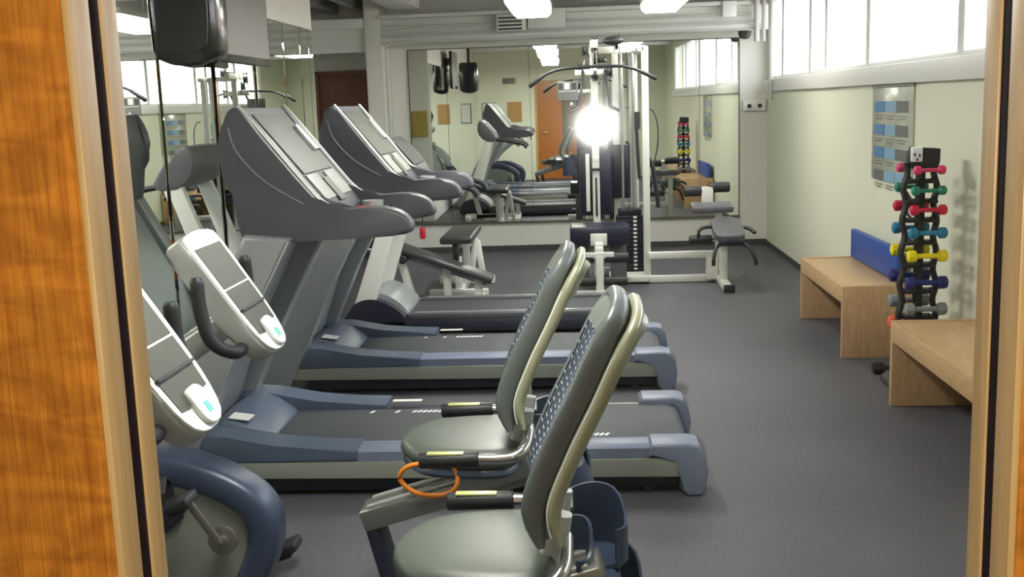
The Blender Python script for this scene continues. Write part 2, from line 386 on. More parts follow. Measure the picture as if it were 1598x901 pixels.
b = nb(); lathe(b, [(.02, -.11), (.05, -.1), (.065, -.07), (.07, -.03), (.055, -.02)], n=20); obj('lens', b, 'duct', t)
b = nb(); lathe(b, [(.08, -.03), (.085, -.01), (.085, 0)], n=20); obj('base', b, 'pipe', t)
t = thing('wall_lamp', 'white twin-lamp box on the far wall in the right corner', 'lamp', (1.86, YF, 1.5))
b = nb(); bb(b, -.12, .12, -.06, 0, -.05, .06, bev=.008); obj('housing', b, 'winframe', t)
for s in (-1, 1):
    b = nb(); cyl(b, (s*.055, -.075, 0), (s*.055, -.06, 0), .022); obj('lamp_head', b, 'dark', t)

# light fittings
fx = [(-0.4, 9.28), (0.72, 9.28), (-0.4, 6.2), (-0.4, 2.6)]
fl = ['left of the two nearest the far beam', 'right of the two nearest the far beam', 'single one midway along the room', 'single one nearest the door']
lroot = None
for (x, y), l in zip(fx, fl):
    if lroot is None:
        t = thing('ceiling_light', '', 'light', (x, y, 2.4), group='wraparound ceiling lights'); lroot = t
        prof = smoothpts([(-.17, .0), (-.15, -.05), (.15, -.05), (.17, 0), (.17, .06), (-.17, .06)], 2)
        b = nb(); prism(b, [(-.17, .02), (-.165, -.02), (-.13, -.05), (.13, -.05), (.165, -.02), (.17, .02)], -.6, .6, bev=.012); obj('diffuser', b, 'light', t)
        b = nb(); bb(b, -.175, .175, -.605, .605, .02, .065, bev=.004); obj('housing', b, 'fixture', t)
        for s in (-.4, .4):
            b = nb(); cyl(b, (0, s, .065), (0, s, ZC-2.4), .008, 8); obj('hanger_rod', b, 'pipe', t)
    else: t = copy_tree(lroot); t.location = (x, y, 2.4)
    t['label'] = 'white wraparound fluorescent ceiling light, '+l

# windows
wy = [(2.25, 4.08), (4.08, 6.05), (6.05, 7.95), (7.95, 9.9), (9.9, 11.84)]
for i, (a, c) in enumerate(wy):
    w = tag(thing('window_%d' % (i+1), None, None), kind='structure')
    b = nb(); s = .05
    bb(b, XR+.02, XR+.1, a, a+s, 1.77, 2.62, bev=.004); bb(b, XR+.02, XR+.1, c-s, c, 1.77, 2.62, bev=.004)
    bb(b, XR+.02, XR+.1, a+s, c-s, 1.77, 1.80, bev=.004); bb(b, XR+.02, XR+.1, a+s, c-s, 2.57, 2.62, bev=.004)
    if i != 2: bb(b, XR+.03, XR+.09, c-.62, c-.53, 1.8, 2.57, bev=.004)
    obj('window_frame', b, 'winframe', w)
    b = nb(); bb(b, XR+.055, XR+.06, a+s, c-s, 1.8, 2.57); obj('pane', b, 'glass', w)
# a pale building across the yard
M['render_out'] = mat('outside_pale_render', srgb(206, 176, 164), 0.7, var=0.05, vscale=1)
M['roof_out'] = mat('outside_white_roof', srgb(240, 240, 236), 0.6)
M['yard'] = mat('outside_paving', srgb(190, 188, 180), 0.8, var=0.1)
M['leaf'] = mat('leaf', srgb(120, 136, 104), 0.7, var=0.2, vscale=8)
struct('ground_yard', bb(nb(), 2.2, 30, -10, 40, -0.12, 0.0), 'yard')
bd = thing('neighbour_building', 'pale building with sloping white roof outside the high windows', 'building', (0, 0, 0))
b = nb(); bb(b, 12, 13, 6, 60, 0, 4.2); obj('wall', b, 'render_out', bd)
b = nb(); prism(b, [(5, 5.2), (60, 5.6), (60, 4.0), (34, 4.0), (5, 3.2)], 11.2, 13.4, axis='X'); obj('roof', b, 'roof_out', bd)
for y in (22, 28, 34, 40):
    b = nb(); bb(b, 11.9, 12.0, y, y+1.6, 2.2, 3.6); obj('window', b, 'wall2', bd)

# ------------------------------------------------------------------ mirrors
ly = [0.55, 1.28, 2.08, 2.88, 3.68, 4.48, 5.28, 6.09, 6.89, 7.60, 8.07, 8.33, 8.46]
names_l = ['first', 'second', 'third', 'fourth', 'fifth', 'sixth', 'seventh', 'eighth', 'ninth', 'tenth', 'eleventh', 'twelfth']
for i in range(12):
    hw = (ly[i+1]-ly[i])/2; yaw = .8+.12*((i*5) % 3-1); b = nb(); bb(b, -.002, .004, -hw+.002, hw-.002, .33, 2.21)
    o = obj('wall_mirror', b, 'mirror', smooth=1); o.location = (XL+.005+hw*math.sin(R(yaw)), (ly[i]+ly[i+1])/2, 0); o.rotation_euler = (0, 0, R(yaw)); tag(o, 'mirror panel on the left wall, %s counted from the door end' % names_l[i], 'mirror', 'mirror panels on the left wall')
b = nb(); bb(b, XL, XL+.002, ly[0]-.01, ly[-1]+.01, .32, 2.22); struct('trim_2', b, 'mirror_edge')
fxs = [-1.85, -1.44, -.54, .37, 1.28, 1.70]
nf = ['leftmost narrow one', 'second from the left, above the flat padded bench', 'middle one, behind the cable machine', 'fourth from the left, right of the weight stack', 'rightmost narrow one, by the corner']
for i in range(5):
    b = nb(); bb(b, fxs[i]+.002+.07, fxs[i+1]-.002+.07, -.003, .003, .33, 2.215)
    o = obj('wall_mirror', b, 'mirror', smooth=1); o.location = (-.07, YF-.022, 0); o.rotation_euler = (0, 0, R(.47)); tag(o, 'tall mirror panel on the far wall, '+nf[i], 'mirror', 'mirror panels on the far wall')
b = nb(); bb(b, fxs[0]-.012, fxs[-1]+.012, YF-.004, YF, .318, 2.227); bb(b, fxs[0]-.012, fxs[-1]+.012, YF-.04, YF, .312, .326); struct('trim_3', b, 'mirror_edge')
b = nb(); bb(b, -2.05, XR, YF-.012, YF, 0, .06); struct('baseboard_far', b, 'duct')
b = nb(); bb(b, XR-.012, XR, .5, YF-.012, 0, .05); struct('baseboard_right', b, 'duct')

# ------------------------------------------------------------------ treadmill (local: faces -X, origin at the near rear floor corner frame)
def make_treadmill():
    t = thing('treadmill', 'charcoal and blue-grey treadmill nearest the camera, behind the exercise bikes', 'treadmill', (0, 0, 0), group='matching treadmills facing the mirror')
    W = 0.84   # y from 0 to W
    # dark undercarriage and deck
    b = nb(); prism(b, [(-1.62, .02), (.37, .02), (.38, .17), (-1.30, .19), (-1.60, .2)], .05, W-.05, bev=.01); obj('undercarriage', b, 'dark', t)
    b = nb(); bb(b, -1.38, .385, .16, W-.16, .17, .198, bev=.012); bl = obj('running_belt', b, 'belt', t)
    def marks(x0, n, dx, y, sl=.5, w=.014, h=.028):
        bm = nb()
        for k in range(n):
            x = x0+k*dx
            v = [bm.verts.new(p) for p in ((x, y, .1995), (x+w, y, .1995), (x+w+sl*h, y+h*1.3, .1995), (x+sl*h, y+h*1.3, .1995))]
            bm.faces.new(v)
        return bm
    bm = marks(-.02, 5, .022, .20); me2 = marks(-1.02, 1, .02, .60); 
    o = obj('belt_mark', bm, 'white', bl); 
    o = obj('belt_mark', me2, 'white', bl)
    o = obj('belt_mark', marks(-.90, 1, .02, .60), 'white', bl)
    o = obj('belt_mark', marks(-.82, 7, .024, .60), 'white', bl)
    # side panels (pale green grey) below the foot rails
    for y0, y1 in ((-.004, 0.03), (W-.03, W+.004)):
        b = nb(); prism(b, [(-1.72, .095), (.372, .080), (.365, .164), (-1.0, .164), (-1.70, .164)], y0, y1, bev=.008); obj('side_panel', b, 'side', t)
    # foot rails
    for s in (0, 1):
        ya, yb = (0.0, .15) if s == 0 else (W-.15, W)
        b = nb(); sec = [(ya+.0, .165), (ya+.012, .20), (ya+.05, .214), (yb-.03, .216), (yb, .205), (yb, .165)]
        if s: sec = [(W-y, z) for y, z in sec]
        prism(b, sec, -1.42, .25, bev=.004, axis='X'); obj('foot_rail', b, 'rail', t)
        # rear end cap
        b = nb(); prism(b, [(.245, .168), (.245, .207), (.26, .222), (.41, .222), (.45, .213), (.475, .17), (.485, .1), (.475, .03), (.46, .002), (.40, .002), (.375, .03), (.37, .14), (.36, .165)], ya-.012 if not s else ya, yb if not s else yb+.012, bev=.012); obj('end_cap', b, 'rail', t)
    b = nb(); cyl(b, (.385, .14, .15), (.385, W-.14, .15), .045, 20); obj('rear_roller', b, 'dark', t)
    # front hood
    b = nb()
    secs = []
    prof = [(-1.78, .16), (-1.78, .27), (-1.60, .288), (-1.50, .278), (-1.40, .258), (-1.29, .238), (-1.16, .226), (-.95, .219), (-.95, .168)]
    prism(b, prof, -.008, .155, bev=.012); obj('hood_shoulder', b, 'hood', t)
    b = nb(); prism(b, prof, W-.155, W+.008, bev=.012); obj('hood_shoulder', b, 'hood', t)
    b = nb(); prism(b, smoothpts([(-1.70, .04), (-1.70, .2), (-1.62, .29), (-1.50, .285), (-1.385, .212), (-1.37, .195), (-1.37, .05)], 1), .15, W-.15, bev=.01); obj('motor_hood', b, 'hood', t)
    b = nb(); bx(b, (-1.515, .26, .291), (.09, .09, .004), RY(R(8))); obj('sticker', b, 'paper', t)
    # uprights: leaning slabs, front edges trimmed pale
    for s in (0, 1):
        ya, yb = (-.02, .11) if s == 0 else (W-.11, W+.02)
        b = nb(); prism(b, [(-1.93, .04), (-1.71, .04), (-1.60, .27), (-1.434, .634), (-1.17, 1.10), (-1.36, 1.12), (-1.62, .63), (-1.80, .25)], ya, yb, bev=.015); u = obj('upright', b, 'upright', t)
        b = nb(); ye = ya+.012 if s == 0 else yb-.012
        for yy in (ya,):
            prism(b, [(-1.715, .06), (-1.605, .28), (-1.441, .634), (-1.182, 1.09), (-1.174, 1.09), (-1.430, .634), (-1.594, .275), (-1.704, .055)], ya+.004, ya+.022)
        obj('upright_edge', b, 'trimgrey', u)
    b = nb(); prism(b, [(-1.74, .2), (-1.68, .2), (-1.53, .62), (-1.28, 1.1), (-1.34, 1.1), (-1.59, .63)], .15, W-.15); obj('front_panel', b, 'upright', t)
    # big side shrouds of the head, running into the handrails
    # big side shrouds of the head, running into the handrails
    pr = [(-1.374, 1.632), (-1.336, 1.595), (-1.27, 1.50), (-1.094, 1.277), (-1.04, 1.222), (-.97, 1.207), (-.815, 1.215), (-.745, 1.203), (-.700, 1.172), (-.680, 1.13), (-.690, 1.104), (-.785, 1.094), (-1.10, 1.085), (-1.379, 1.078), (-1.392, 1.174), (-1.41, 1.317), (-1.456, 1.41), (-1.462, 1.46), (-1.437, 1.53), (-1.41, 1.61)]
    pr = smoothpts(pr, 1)
    for s in (0, 1):
        ya, yb = (.03, .125) if s == 0 else (W-.125, W-.03)
        b = nb(); prism(b, pr, ya, yb, bev=.018, seg=4); sh = obj('side_shroud', b, 'shroud', t, smooth=50)
        b = nb(); tube(b, spline([(-1.372, (ya+yb)/2, 1.632), (-1.27, (ya+yb)/2, 1.508), (-1.085, (ya+yb)/2, 1.272), (-1.03, (ya+yb)/2, 1.224)], 5), .011); obj('edge_trim', b, 'trimgrey', sh)
        if s == 0:   # paler raised strip in place of a curved highlight on the outer face
            b = nb(); tube(b, spline([(-1.405, ya+.004, 1.55), (-1.375, ya+.001, 1.45), (-1.27, ya+.001, 1.33), (-1.12, ya+.004, 1.235)], 5), .006); obj('face_highlight', b, 'greyv', sh)
    # display head between the shrouds
    b = nb(); prism(b, [(-1.41, 1.62), (-1.37, 1.625), (-1.02, 1.19), (-1.02, 1.12), (-1.38, 1.10), (-1.45, 1.42)], .12, W-.12, bev=.006); hd = obj('display_head', b, 'shroud', t)
    ang = math.atan2(1.60-1.22, -1.36+1.05)
    ux, uz = (-1.37+1.02), (1.625-1.19); L = math.hypot(ux, uz); ux /= L; uz /= L
    nx, nz = uz, -ux     # outward normal towards the user
    def on_face(a0, a1, y0, y1, th, name, m):
        bm = nb(); x0, z0 = -1.02+ux*a0, 1.19+uz*a0; x1, z1 = -1.02+ux*a1, 1.19+uz*a1
        prism(bm, [(x0, z0), (x1, z1), (x1+nx*th, z1+nz*th), (x0+nx*th, z0+nz*th)], y0, y1, bev=.002); return obj(name, bm, m, hd)
    on_face(.20, .52, .17, W-.17, .006, 'screen', 'screen')
    on_face(.06, .19, .17, .36, .006, 'keypad', 'keypad'); on_face(.06, .19, .48, W-.17, .006, 'keypad', 'keypad')
    on_face(.035, .16, .37, .47, .010, 'keypad', 'screen')
    on_face(.30, .44, .60, W-.12, .022, 'speaker_pod', 'silver')
    # tray with stop key
    b = nb(); bb(b, -1.04, -.88, .12, W-.12, 1.13, 1.165, bev=.01); tr = obj('console_tray', b, 'shroud', t)
    b = nb(); bb(b, -1.0, -.93, .38, .50, 1.165, 1.182, bev=.005); obj('stop_key', b, 'red', tr)
    for y in (.16, .58):
        b = nb(); lathe(b, [(.05, 0), (.05, .03), (.042, .03), (.04, .005), (.0, .005)], (-.95, y+.04, 1.165), 18); obj('cup_holder', b, 'silver', tr)
    b = nb(); tube(b, smoothpts([(-.90, .1, 1.12), (-.80, .2, 1.10), (-.78, .42, 1.10), (-.80, W-.2, 1.10), (-.90, W-.1, 1.12)], 2, False), .018); obj('crossbar', b, 'silver', t)
    # rubber pads under
    b = nb(); bb(b, -.93, -.79, W-.11, W-.075, .2155, .2185); obj('rail_label', b, 'paper', t)
    for x in (-1.5, .25):
        for y in (.08, W-.08):
            b = nb(); cyl(b, (x, y, 0), (x, y, .03), .03, 14); obj('foot', b, 'black', t)
    return t
T1 = make_treadmill(); T1.location = (0, 4.28, 0)
b = nb(); bb(b, -.755, -.73, 4.98, 5.01, 1.0, 1.055, bev=.006); o1 = obj('safety_clip', b, 'red')
T2 = copy_tree(T1); T2.location = (.02, 5.93, 0); T2['label'] = 'charcoal and blue-grey treadmill in the middle, between the nearest one and the older one'
o1.parent = T1; o1.location = (0, -4.28, 0)
b = nb(); tube(b, [(-.742, .715, 1.055), (-.742, .72, 1.11)], .003, 6); oc = obj('safety_cord', b, 'black', T1)

# older treadmill with white uprights
t = thing('treadmill', 'older low treadmill with dark bulging motor cover and white uprights', 'treadmill', (0, 7.5, 0))
b = nb(); bb(b, -1.45, .35, .0, .75, .03, .13, bev=.02); obj('frame', b, 'dark', t)
b = nb(); bb(b, -1.3, .33, .13, .62, .13, .15, bev=.008); obj('running_belt', b, 'belt', t)
for y in (0, .62):
    b = nb(); bb(b, -1.25, .34, y+.0, y+.13, .12, .165, bev=.01); obj('foot_rail', b, 'shroud', t)
    b = nb(); bb(b, -1.2, .2, y+.05, y+.08, .164, .168); obj('rail_stripe', b, 'silver', t)
b = nb(); prism(b, smoothpts([(-1.72, .03), (-1.72, .17), (-1.6, .27), (-1.47, .28), (-1.33, .21), (-1.25, .12), (-1.25, .03)], 2), .0, .75, bev=.02); mc = obj('motor_cover', b, 'dark', t)
b = nb(); prism(b, smoothpts([(-1.58, .25), (-1.52, .305), (-1.44, .31), (-1.33, .25), (-1.24, .15), (-1.29, .13), (-1.38, .22)], 2), .08, .67, bev=.015); obj('cover_top', b, 'upright', mc)
for y in (.01, .66):
    b = nb(); prism(b, [(-1.68, .1), (-1.53, .1), (-1.20, 1.12), (-1.30, 1.14)], y, y+.08, bev=.008); obj('upright', b, 'whitesteel', t)
b = nb(); prism(b, smoothpts([(-1.42, 1.22), (-1.40, 1.38), (-1.34, 1.40), (-1.14, 1.16), (-1.16, 1.08), (-1.32, 1.10)], 1), .0, .75, bev=.012); cs = obj('console', b, 'greyv', t)
b = nb(); bx(b, (-1.235, .375, 1.288), (.004, .5, .2), RY(R(-40))); obj('screen', b, 'screen', cs)
for y in (.03, .70):
    b = nb(); tube(b, smoothpts([(-1.2, y, 1.12), (-.95, y, 1.08), (-.75, y, 1.04), (-.72, y, .98)], 2, False), .022); obj('handrail', b, 'black', t)

# ------------------------------------------------------------------ recumbent bike (local: rider faces -X, y centre 0)
def make_bike():
    t = thing('exercise_bike', 'grey recumbent exercise bike in front of the treadmills, with orange cable under its grip', 'exercise bike', (0, 0, 0), group='recumbent bikes facing the mirror')
    # front housing: swept arch over a grey cover
    arch = spline([(-1.74, 0, .12), (-1.74, 0, .33), (-1.62, 0, .45), (-1.42, 0, .475), (-1.25, 0, .432), (-1.125, 0, .365), (-1.073, 0, .29), (-1.075, 0, .19), (-1.13, 0, .06)], 6)
    b = nb(); sweep(b, arch, .052, .08, (0, 1, 0), 20, 4); hs = obj('front_housing', b, 'blushell', t)
    b = nb(); prism(b, [(-1.71, .05), (-1.71, .33), (-1.60, .43), (-1.42, .44), (-1.26, .40), (-1.16, .34), (-1.11, .28), (-1.13, .05)], -.05, .05, bev=.01); obj('crank_cover', b, 'side', hs)
    b = nb(); prism(b, smoothpts([(-1.64, .20), (-1.64, .36), (-1.5, .42), (-1.38, .40), (-1.30, .33), (-1.40, .24)], 1), -.075, -.045, bev=.008); obj('belt_guard', b, 'dark', hs)
    cx, cz = -1.18, .25
    for s, ang in ((-1, 122), (1, -62)):
        y0 = s*.10; px, pz = cx+.195*math.cos(R(ang)), cz+.195*math.sin(R(ang))
        b = nb(); cyl(b, (cx, s*.05, cz), (cx, s*.135, cz), .02, 16); lathe(b, [(.048, 0), (.05, .004), (.05, .012), (.036, .016), (.034, .012), (.02, .012), (.02, .02), (0.001, .02)], (cx, 0, cz), 24, axis='Y') if False else None
        cyl(b, (cx, s*.105, cz), (cx, s*.118, cz), .05, 28, bev=.004)
        cr = obj('crank_hub', b, 'aluminium', t)
        b = nb(); sweep(b, [(cx, s*.14, cz), (px, s*.15, pz)], .014, .008, (0, 1, 0), 12, 3); obj('crank_arm', b, 'aluminium', t)
        b = nb(); c0 = s*.17; rot = RY(R(-20))
        bx(b, (px, c0+s*.055, pz), (.125, .10, .032), rot, bev=.008); bx(b, (px+.005, c0+s*.05, pz-.02), (.06, .05, .03), rot, bev=.008); pd = obj('pedal', b, 'black', t)
        b = nb(); sweep(b, [(px-.04, c0-.0*s, pz), (px-.045, c0, pz+.05), (px-.04, c0+s*.05, pz+.085), (px-.03, c0+s*.1, pz+.05), (px-.03, c0+s*.1, pz)], .003, .022, (1, 0, 0), 10, 4); obj('pedal_strap', b, 'black', pd)
    # console mast
    b = nb(); sweep(b, spline([(-1.64, 0, .42), (-1.54, 0, .64), (-1.34, 0, .815), (-1.16, 0, .935)], 6), .045, .05, (0, 1, 0), 18, 2.6); obj('console_mast', b, 'upright_l', t)
    # console: tilted slab tapering at the foot
    bx0, bz0, tx, tz = -.985, .868, -1.222, 1.225      # foot and head of the face
    L = math.hypot(tx-bx0, tz-bz0); ux, uz = (tx-bx0)/L, (tz-bz0)/L; nx, nz = uz, -ux
    def cpt(a, y, h): return (bx0+ux*a+nx*h, y, bz0+uz*a+nz*h)
    outline = [(-.005, -.085), (-.02, 0), (-.005, .085), (.05, .125), (.14, .142), (.30, .150), (.40, .150), (L+.01, .140), (L+.02, 0), (L+.01, -.140), (.40, -.150), (.30, -.150), (.14, -.142), (.05, -.125)]
    outline = smoothpts(outline, 1)
    def slab(pts, h0, h1, bev):
        bm = nb(); A = [bm.verts.new(cpt(a, y, h0)) for a, y in pts]; B = [bm.verts.new(cpt(a, y, h1)) for a, y in pts]; n = len(pts)
        f0 = bm.faces.new(A[::-1]); f1 = bm.faces.new(B)
        for i in range(n): bm.faces.new((A[i], A[(i+1) % n], B[(i+1) % n], B[i]))
        if bev: bmesh.ops.bevel(bm, geom=list(f1.edges)+list(f0.edges), offset=bev, segments=3, affect='EDGES', profile=.5)
        return bm
    cs = obj('console', slab(outline, -.07, .0, .014), 'consoleside', t)
    obj('console_bezel', slab(smoothpts([(a*.99+.002, y*.97) for a, y in outline], 0), -.004, .006, .003), 'console', cs)
    obj('screen', slab([(.235, -.115), (.235, .115), (.385, .117), (.385, -.117)], .004, .0085, 0), 'screen', cs)
    obj('keypad', slab([(.155, -.113), (.155, .113), (.228, .115), (.228, -.115)], .004, .0085, 0), 'screen', cs)
    obj('keypad', slab([(.075, -.035), (.08, .10), (.145, .111), (.145, -.111), (.06, -.10), (.055, -.05)], .004, .0085, 0), 'screen', cs)
    obj('reading_rest', slab([(.146, -.118), (.146, .118), (.154, .118), (.154, -.118)], .004, .018, .002), 'black', cs)
    obj('button_pod', slab(smoothpts([(-.008, -.04), (-.008, .055), (.10, .055), (.10, -.03), (.085, -.045)], 2), .004, .020, .006), 'console', cs)
    obj('button', slab([(.02, -.005), (.02, .02), (.05, .02), (.05, -.005)], .0195, .0215, 0), 'teal', cs)
    obj('brand_plate', slab([(.39, -.03), (.39, .03), (.402, .03), (.402, -.03)], .006, .009, 0), 'white', cs)
    # U handlebar behind the console
    hp = spline([(-1.15, -.235, 1.125), (-1.145, -.24, 1.03), (-1.12, -.235, .93), (-1.07, -.19, .885), (-1.07, -.10, .885), (-1.11, 0, .90), (-1.07, .10, .885), (-1.07, .19, .885), (-1.12, .235, .93), (-1.145, .24, 1.03), (-1.15, .235, 1.125)], 6)
    b = nb(); rr = [.014]+[.021]*(len(hp)-2)+[.014]; sweep(b, hp, rr, None, (0, 0, 1), 14); obj('handlebar', b, 'black', t)
    # spine: floor beam, front leg and inclined seat rail
    b = nb(); bx(b, (-.88, 0, .03), (.5, .09, .04), bev=.01); obj('floor_beam', b, 'blushell', t)
    b = nb(); sweep(b, smoothpts([(-.655, 0, .055), (-.69, 0, .2), (-.715, 0, .31)], 1, False), .028, .062, (0, 1, 0), 16, 4); obj('front_leg', b, 'dark', t)
    ra = math.atan2(.155, .53)
    b = nb(); bx(b, (-.39, 0, .385), (.72, .13, .07), RY(-ra), bev=.008); rl = obj('seat_rail', b, 'aluminium', t)
    b = nb()
    for y in (-.042, .042): bx(b, (-.40, y, .423), (.66, .022, .012), RY(-ra), bev=.003)
    obj('rail_track', b, 'silver', rl)
    b = nb(); sweep(b, smoothpts([(-.06, 0, .45), (.02, 0, .25), (.05, 0, .05)], 2, False), .05, .06, (0, 1, 0), 16, 3.5); obj('rear_leg', b, 'blushell', t)
    b = nb(); bx(b, (.05, 0, .04), (.10, .5, .06), bev=.02); obj('rear_foot', b, 'dark', t)
    b = nb(); bx(b, (-1.5, 0, .04), (.10, .5, .06), bev=.02); obj('front_foot', b, 'dark', t)
    # carriage and seat
    b = nb(); bx(b, (-.30, 0, .445), (.24, .17, .08), RY(-ra), bev=.015); obj('seat_carriage', b, 'upright', t)
    def seatpad(z0, z1, k, crown):
        ol = smoothpts([(-.615, 0), (-.57, -.13), (-.50, -.195), (-.36, -.225), (-.24, -.22), (-.20, -.15), (-.20, .15), (-.24, .22), (-.36, .225), (-.50, .195), (-.57, .13)], 2)
        bm = nb(); cx0 = -.38; rings = []
        for f, z in ((1*k*.93, z0), (1*k, z0+(z1-z0)*.4), (1*k*.985, z0+(z1-z0)*.75), (1*k*.93, z1), (.8*k, z1+crown*.5), (.5*k, z1+crown*.85), (.2*k, z1+crown)):
            rings.append([bm.verts.new((cx0+(x-cx0)*f, y*f, z)) for x, y in ol])
        n = len(ol)
        for i in range(len(rings)-1):
            for j in range(n): bm.faces.new((rings[i][j], rings[i][(j+1) % n], rings[i+1][(j+1) % n], rings[i+1][j]))
        bm.faces.new(rings[0][::-1]); bm.faces.new(rings[-1]); return bm
    st = obj('seat', seatpad(.505, .56, 1, .012), 'seat', t, smooth=60)
    obj('seat_shell', seatpad(.475, .512, .97, 0), 'blushell', t)
    # seat-back bracket
    for s in (-1, 1):
        b = nb(); sweep(b, spline([(-.36, s*.07, .47), (-.27, s*.07, .49), (-.215, s*.075, .56), (-.195, s*.08, .66)], 5), .03, .022, (0, 1, 0), 14, 3); obj('back_bracket', b, 'upright_l', t)
    # backrest
    cur = spline([(-.225, .625), (-.238, .72), (-.190, .845), (-.130, .965), (-.078, 1.075), (-.038, 1.145)], 6)
    wid = lambda f: .205-.035*f-.05*max(0, f-.8)/.2*.8
    N = len(cur)
    def at(i, h):   # point on the back curve pushed h forward (towards the rider, -x)
        a = cur[max(i-1, 0)]; c = cur[min(i+1, N-1)]; dx, dz = c[0]-a[0], c[1]-a[1]; l = math.hypot(dx, dz)
        return (cur[i][0]-dz/l*h, cur[i][1]+dx/l*h)
    bk = bpy.data.objects.new('backrest', None); C.objects.link(bk); bk.parent = t
    nrm = (-.88, 0, .47)
    def loop(h, inset, ra_, rb_, name, m, top=0.0):
        pth, A_, B_ = [], [], []
        K = N-6
        def wrow(i): return wid(i/(N-1))-inset
        def prof(f): return (.35+.65*min(1, f*6))*(1-.30*max(0, f-.7)/.3)
        for i in range(K): x, z = at(i, h); pth.append((x, -wrow(i), z)); A_.append(ra_); B_.append(rb_*prof(i/(N-1)))
        xK, zK = at(K, h); xT, zT = at(N-1, h); wK = wrow(K)
        for k in range(0, 13):
            a = PI*k/12; f = math.sin(a)**.8
            pth.append((xK+(xT-xK)*f+top*.0, -wK*math.copysign(abs(math.cos(a))**.55, math.cos(a)), zK+(zT-zK)*f)); A_.append(ra_); B_.append(rb_*prof((K+(N-1-K)*f)/(N-1)))
        for i in range(K-1, -1, -1): x, z = at(i, h); pth.append((x, wrow(i), z)); A_.append(ra_); B_.append(rb_*prof(i/(N-1)))
        bm = nb(); sweep(bm, pth, A_, B_, nrm, 16, 2.6); return obj(name, bm, m, bk, smooth=60)
    loop(.010, .018, .019, .029, 'padded_rim', 'backpad')
    sh = loop(-.034, .006, .022, .018, 'rear_frame', 'backshell')
    for s in (-1, 1):
        b = nb(); sweep(b, [(at(i, -.020)[0], s*(wid(i/(N-1))+.010), at(i, -.020)[1]) for i in range(2, N-7)], .0018, None, (0, 1, 0), 6); obj('seam', b, 'white', sh)
    # top pad joins bolsters, front upper region
    def band(i0, i1, h, th, k=1.0, n=10, m='backtop', name='head_pad', par=bk, round_top=False):
        bm = nb(); F = []; Bk = []
        for i in range(i0, i1+1):
            f = i/(N-1); w = (wid(f)-.015)*k; rf, rb_ = [], []
            for j in range(n+1):
                y = -w+2*w*j/n; dip = .018*(1-(y/w)**2)
                zz = 0
                if round_top and i > i1-4: zz = -.018*((y/w)**4)*(i-(i1-4))/4
                a = at(i, h-dip); c = at(i, h-dip-th); rf.append(bm.verts.new((a[0], y, a[1]+zz))); rb_.append(bm.verts.new((c[0], y, c[1]+zz)))
            F.append(rf); Bk.append(rb_)
        for r in range(len(F)-1):
            for j in range(n):
                bm.faces.new((F[r][j], F[r][j+1], F[r+1][j+1], F[r+1][j])); bm.faces.new((Bk[r][j+1], Bk[r][j], Bk[r+1][j], Bk[r+1][j+1]))
        for r in range(len(F)-1):
            bm.faces.new((F[r][0], F[r+1][0], Bk[r+1][0], Bk[r][0])); bm.faces.new((F[r+1][n], F[r][n], Bk[r][n], Bk[r+1][n]))
        for j in range(n):
            bm.faces.new((F[0][j+1], F[0][j], Bk[0][j], Bk[0][j+1])); bm.faces.new((F[-1][j], F[-1][j+1], Bk[-1][j+1], Bk[-1][j]))
        return obj(name, bm, m, par, smooth=60)
    iT = int(N*.76)
    band(iT, N-2, .036, .06, .94, name='head_pad', round_top=True)
    band(iT-1, N-2, -.035, .02, .96, m='backshell', name='rear_cap', round_top=True)
    band(1, 4, .02, .03, .94, m='backpad', name='lumbar_pad')
    # slotted mesh: vertical strips with staggered links
    bm = nb(); i0, i1 = 3, iT+1; cols = 11
    for cI in range(cols+1):
        pth = []
        for i in range(i0, i1):
            f = i/(N-1); w = wid(f)-.03; y = -w+2*w*cI/cols; a = at(i, .034-.012*(1-(y/w)**2)); pth.append((a[0], y, a[1]))
        sweep(bm, pth, .0022, .0042, (0, 1, 0), 6)
    for i in range(i0, i1, 1):
        for cI in range(cols):
            if (i+cI) % 2: continue
            f = i/(N-1); w = wid(f)-.03; ya = -w+2*w*cI/cols; yb = -w+2*w*(cI+1)/cols; a = at(i, .034-.012*(1-(ya/w)**2)); c = at(i, .034-.012*(1-(yb/w)**2))
            sweep(bm, [(a[0], ya, a[1]), (c[0], yb, c[1])], .0022, .006, (0, 0, 1), 6)
    obj('back_mesh', bm, 'mesh', bk)
    # armrest grips
    for s in (-1, 1):
        y = s*.27
        b = nb(); sweep(b, spline([(-.34, y, .563), (-.26, y, .563), (-.21, y*.98, .571), (-.185, y*.85, .59), (-.18, y*.55, .60), (-.18, y*.3, .60)], 5), .017, None, (0, 0, 1), 14); ar = obj('arm_tube', b, 'chrome', t)
        b = nb(); cyl(b, (-.505, y, .560), (-.325, y, .563), .024, 20, bev=.006); gp = obj('hand_grip', b, 'black', t)
        b = nb(); bx(b, (-.425, y-.004, .5835), (.11, .026, .006), bev=.002); obj('pulse_plate', b, 'hrplate', gp)
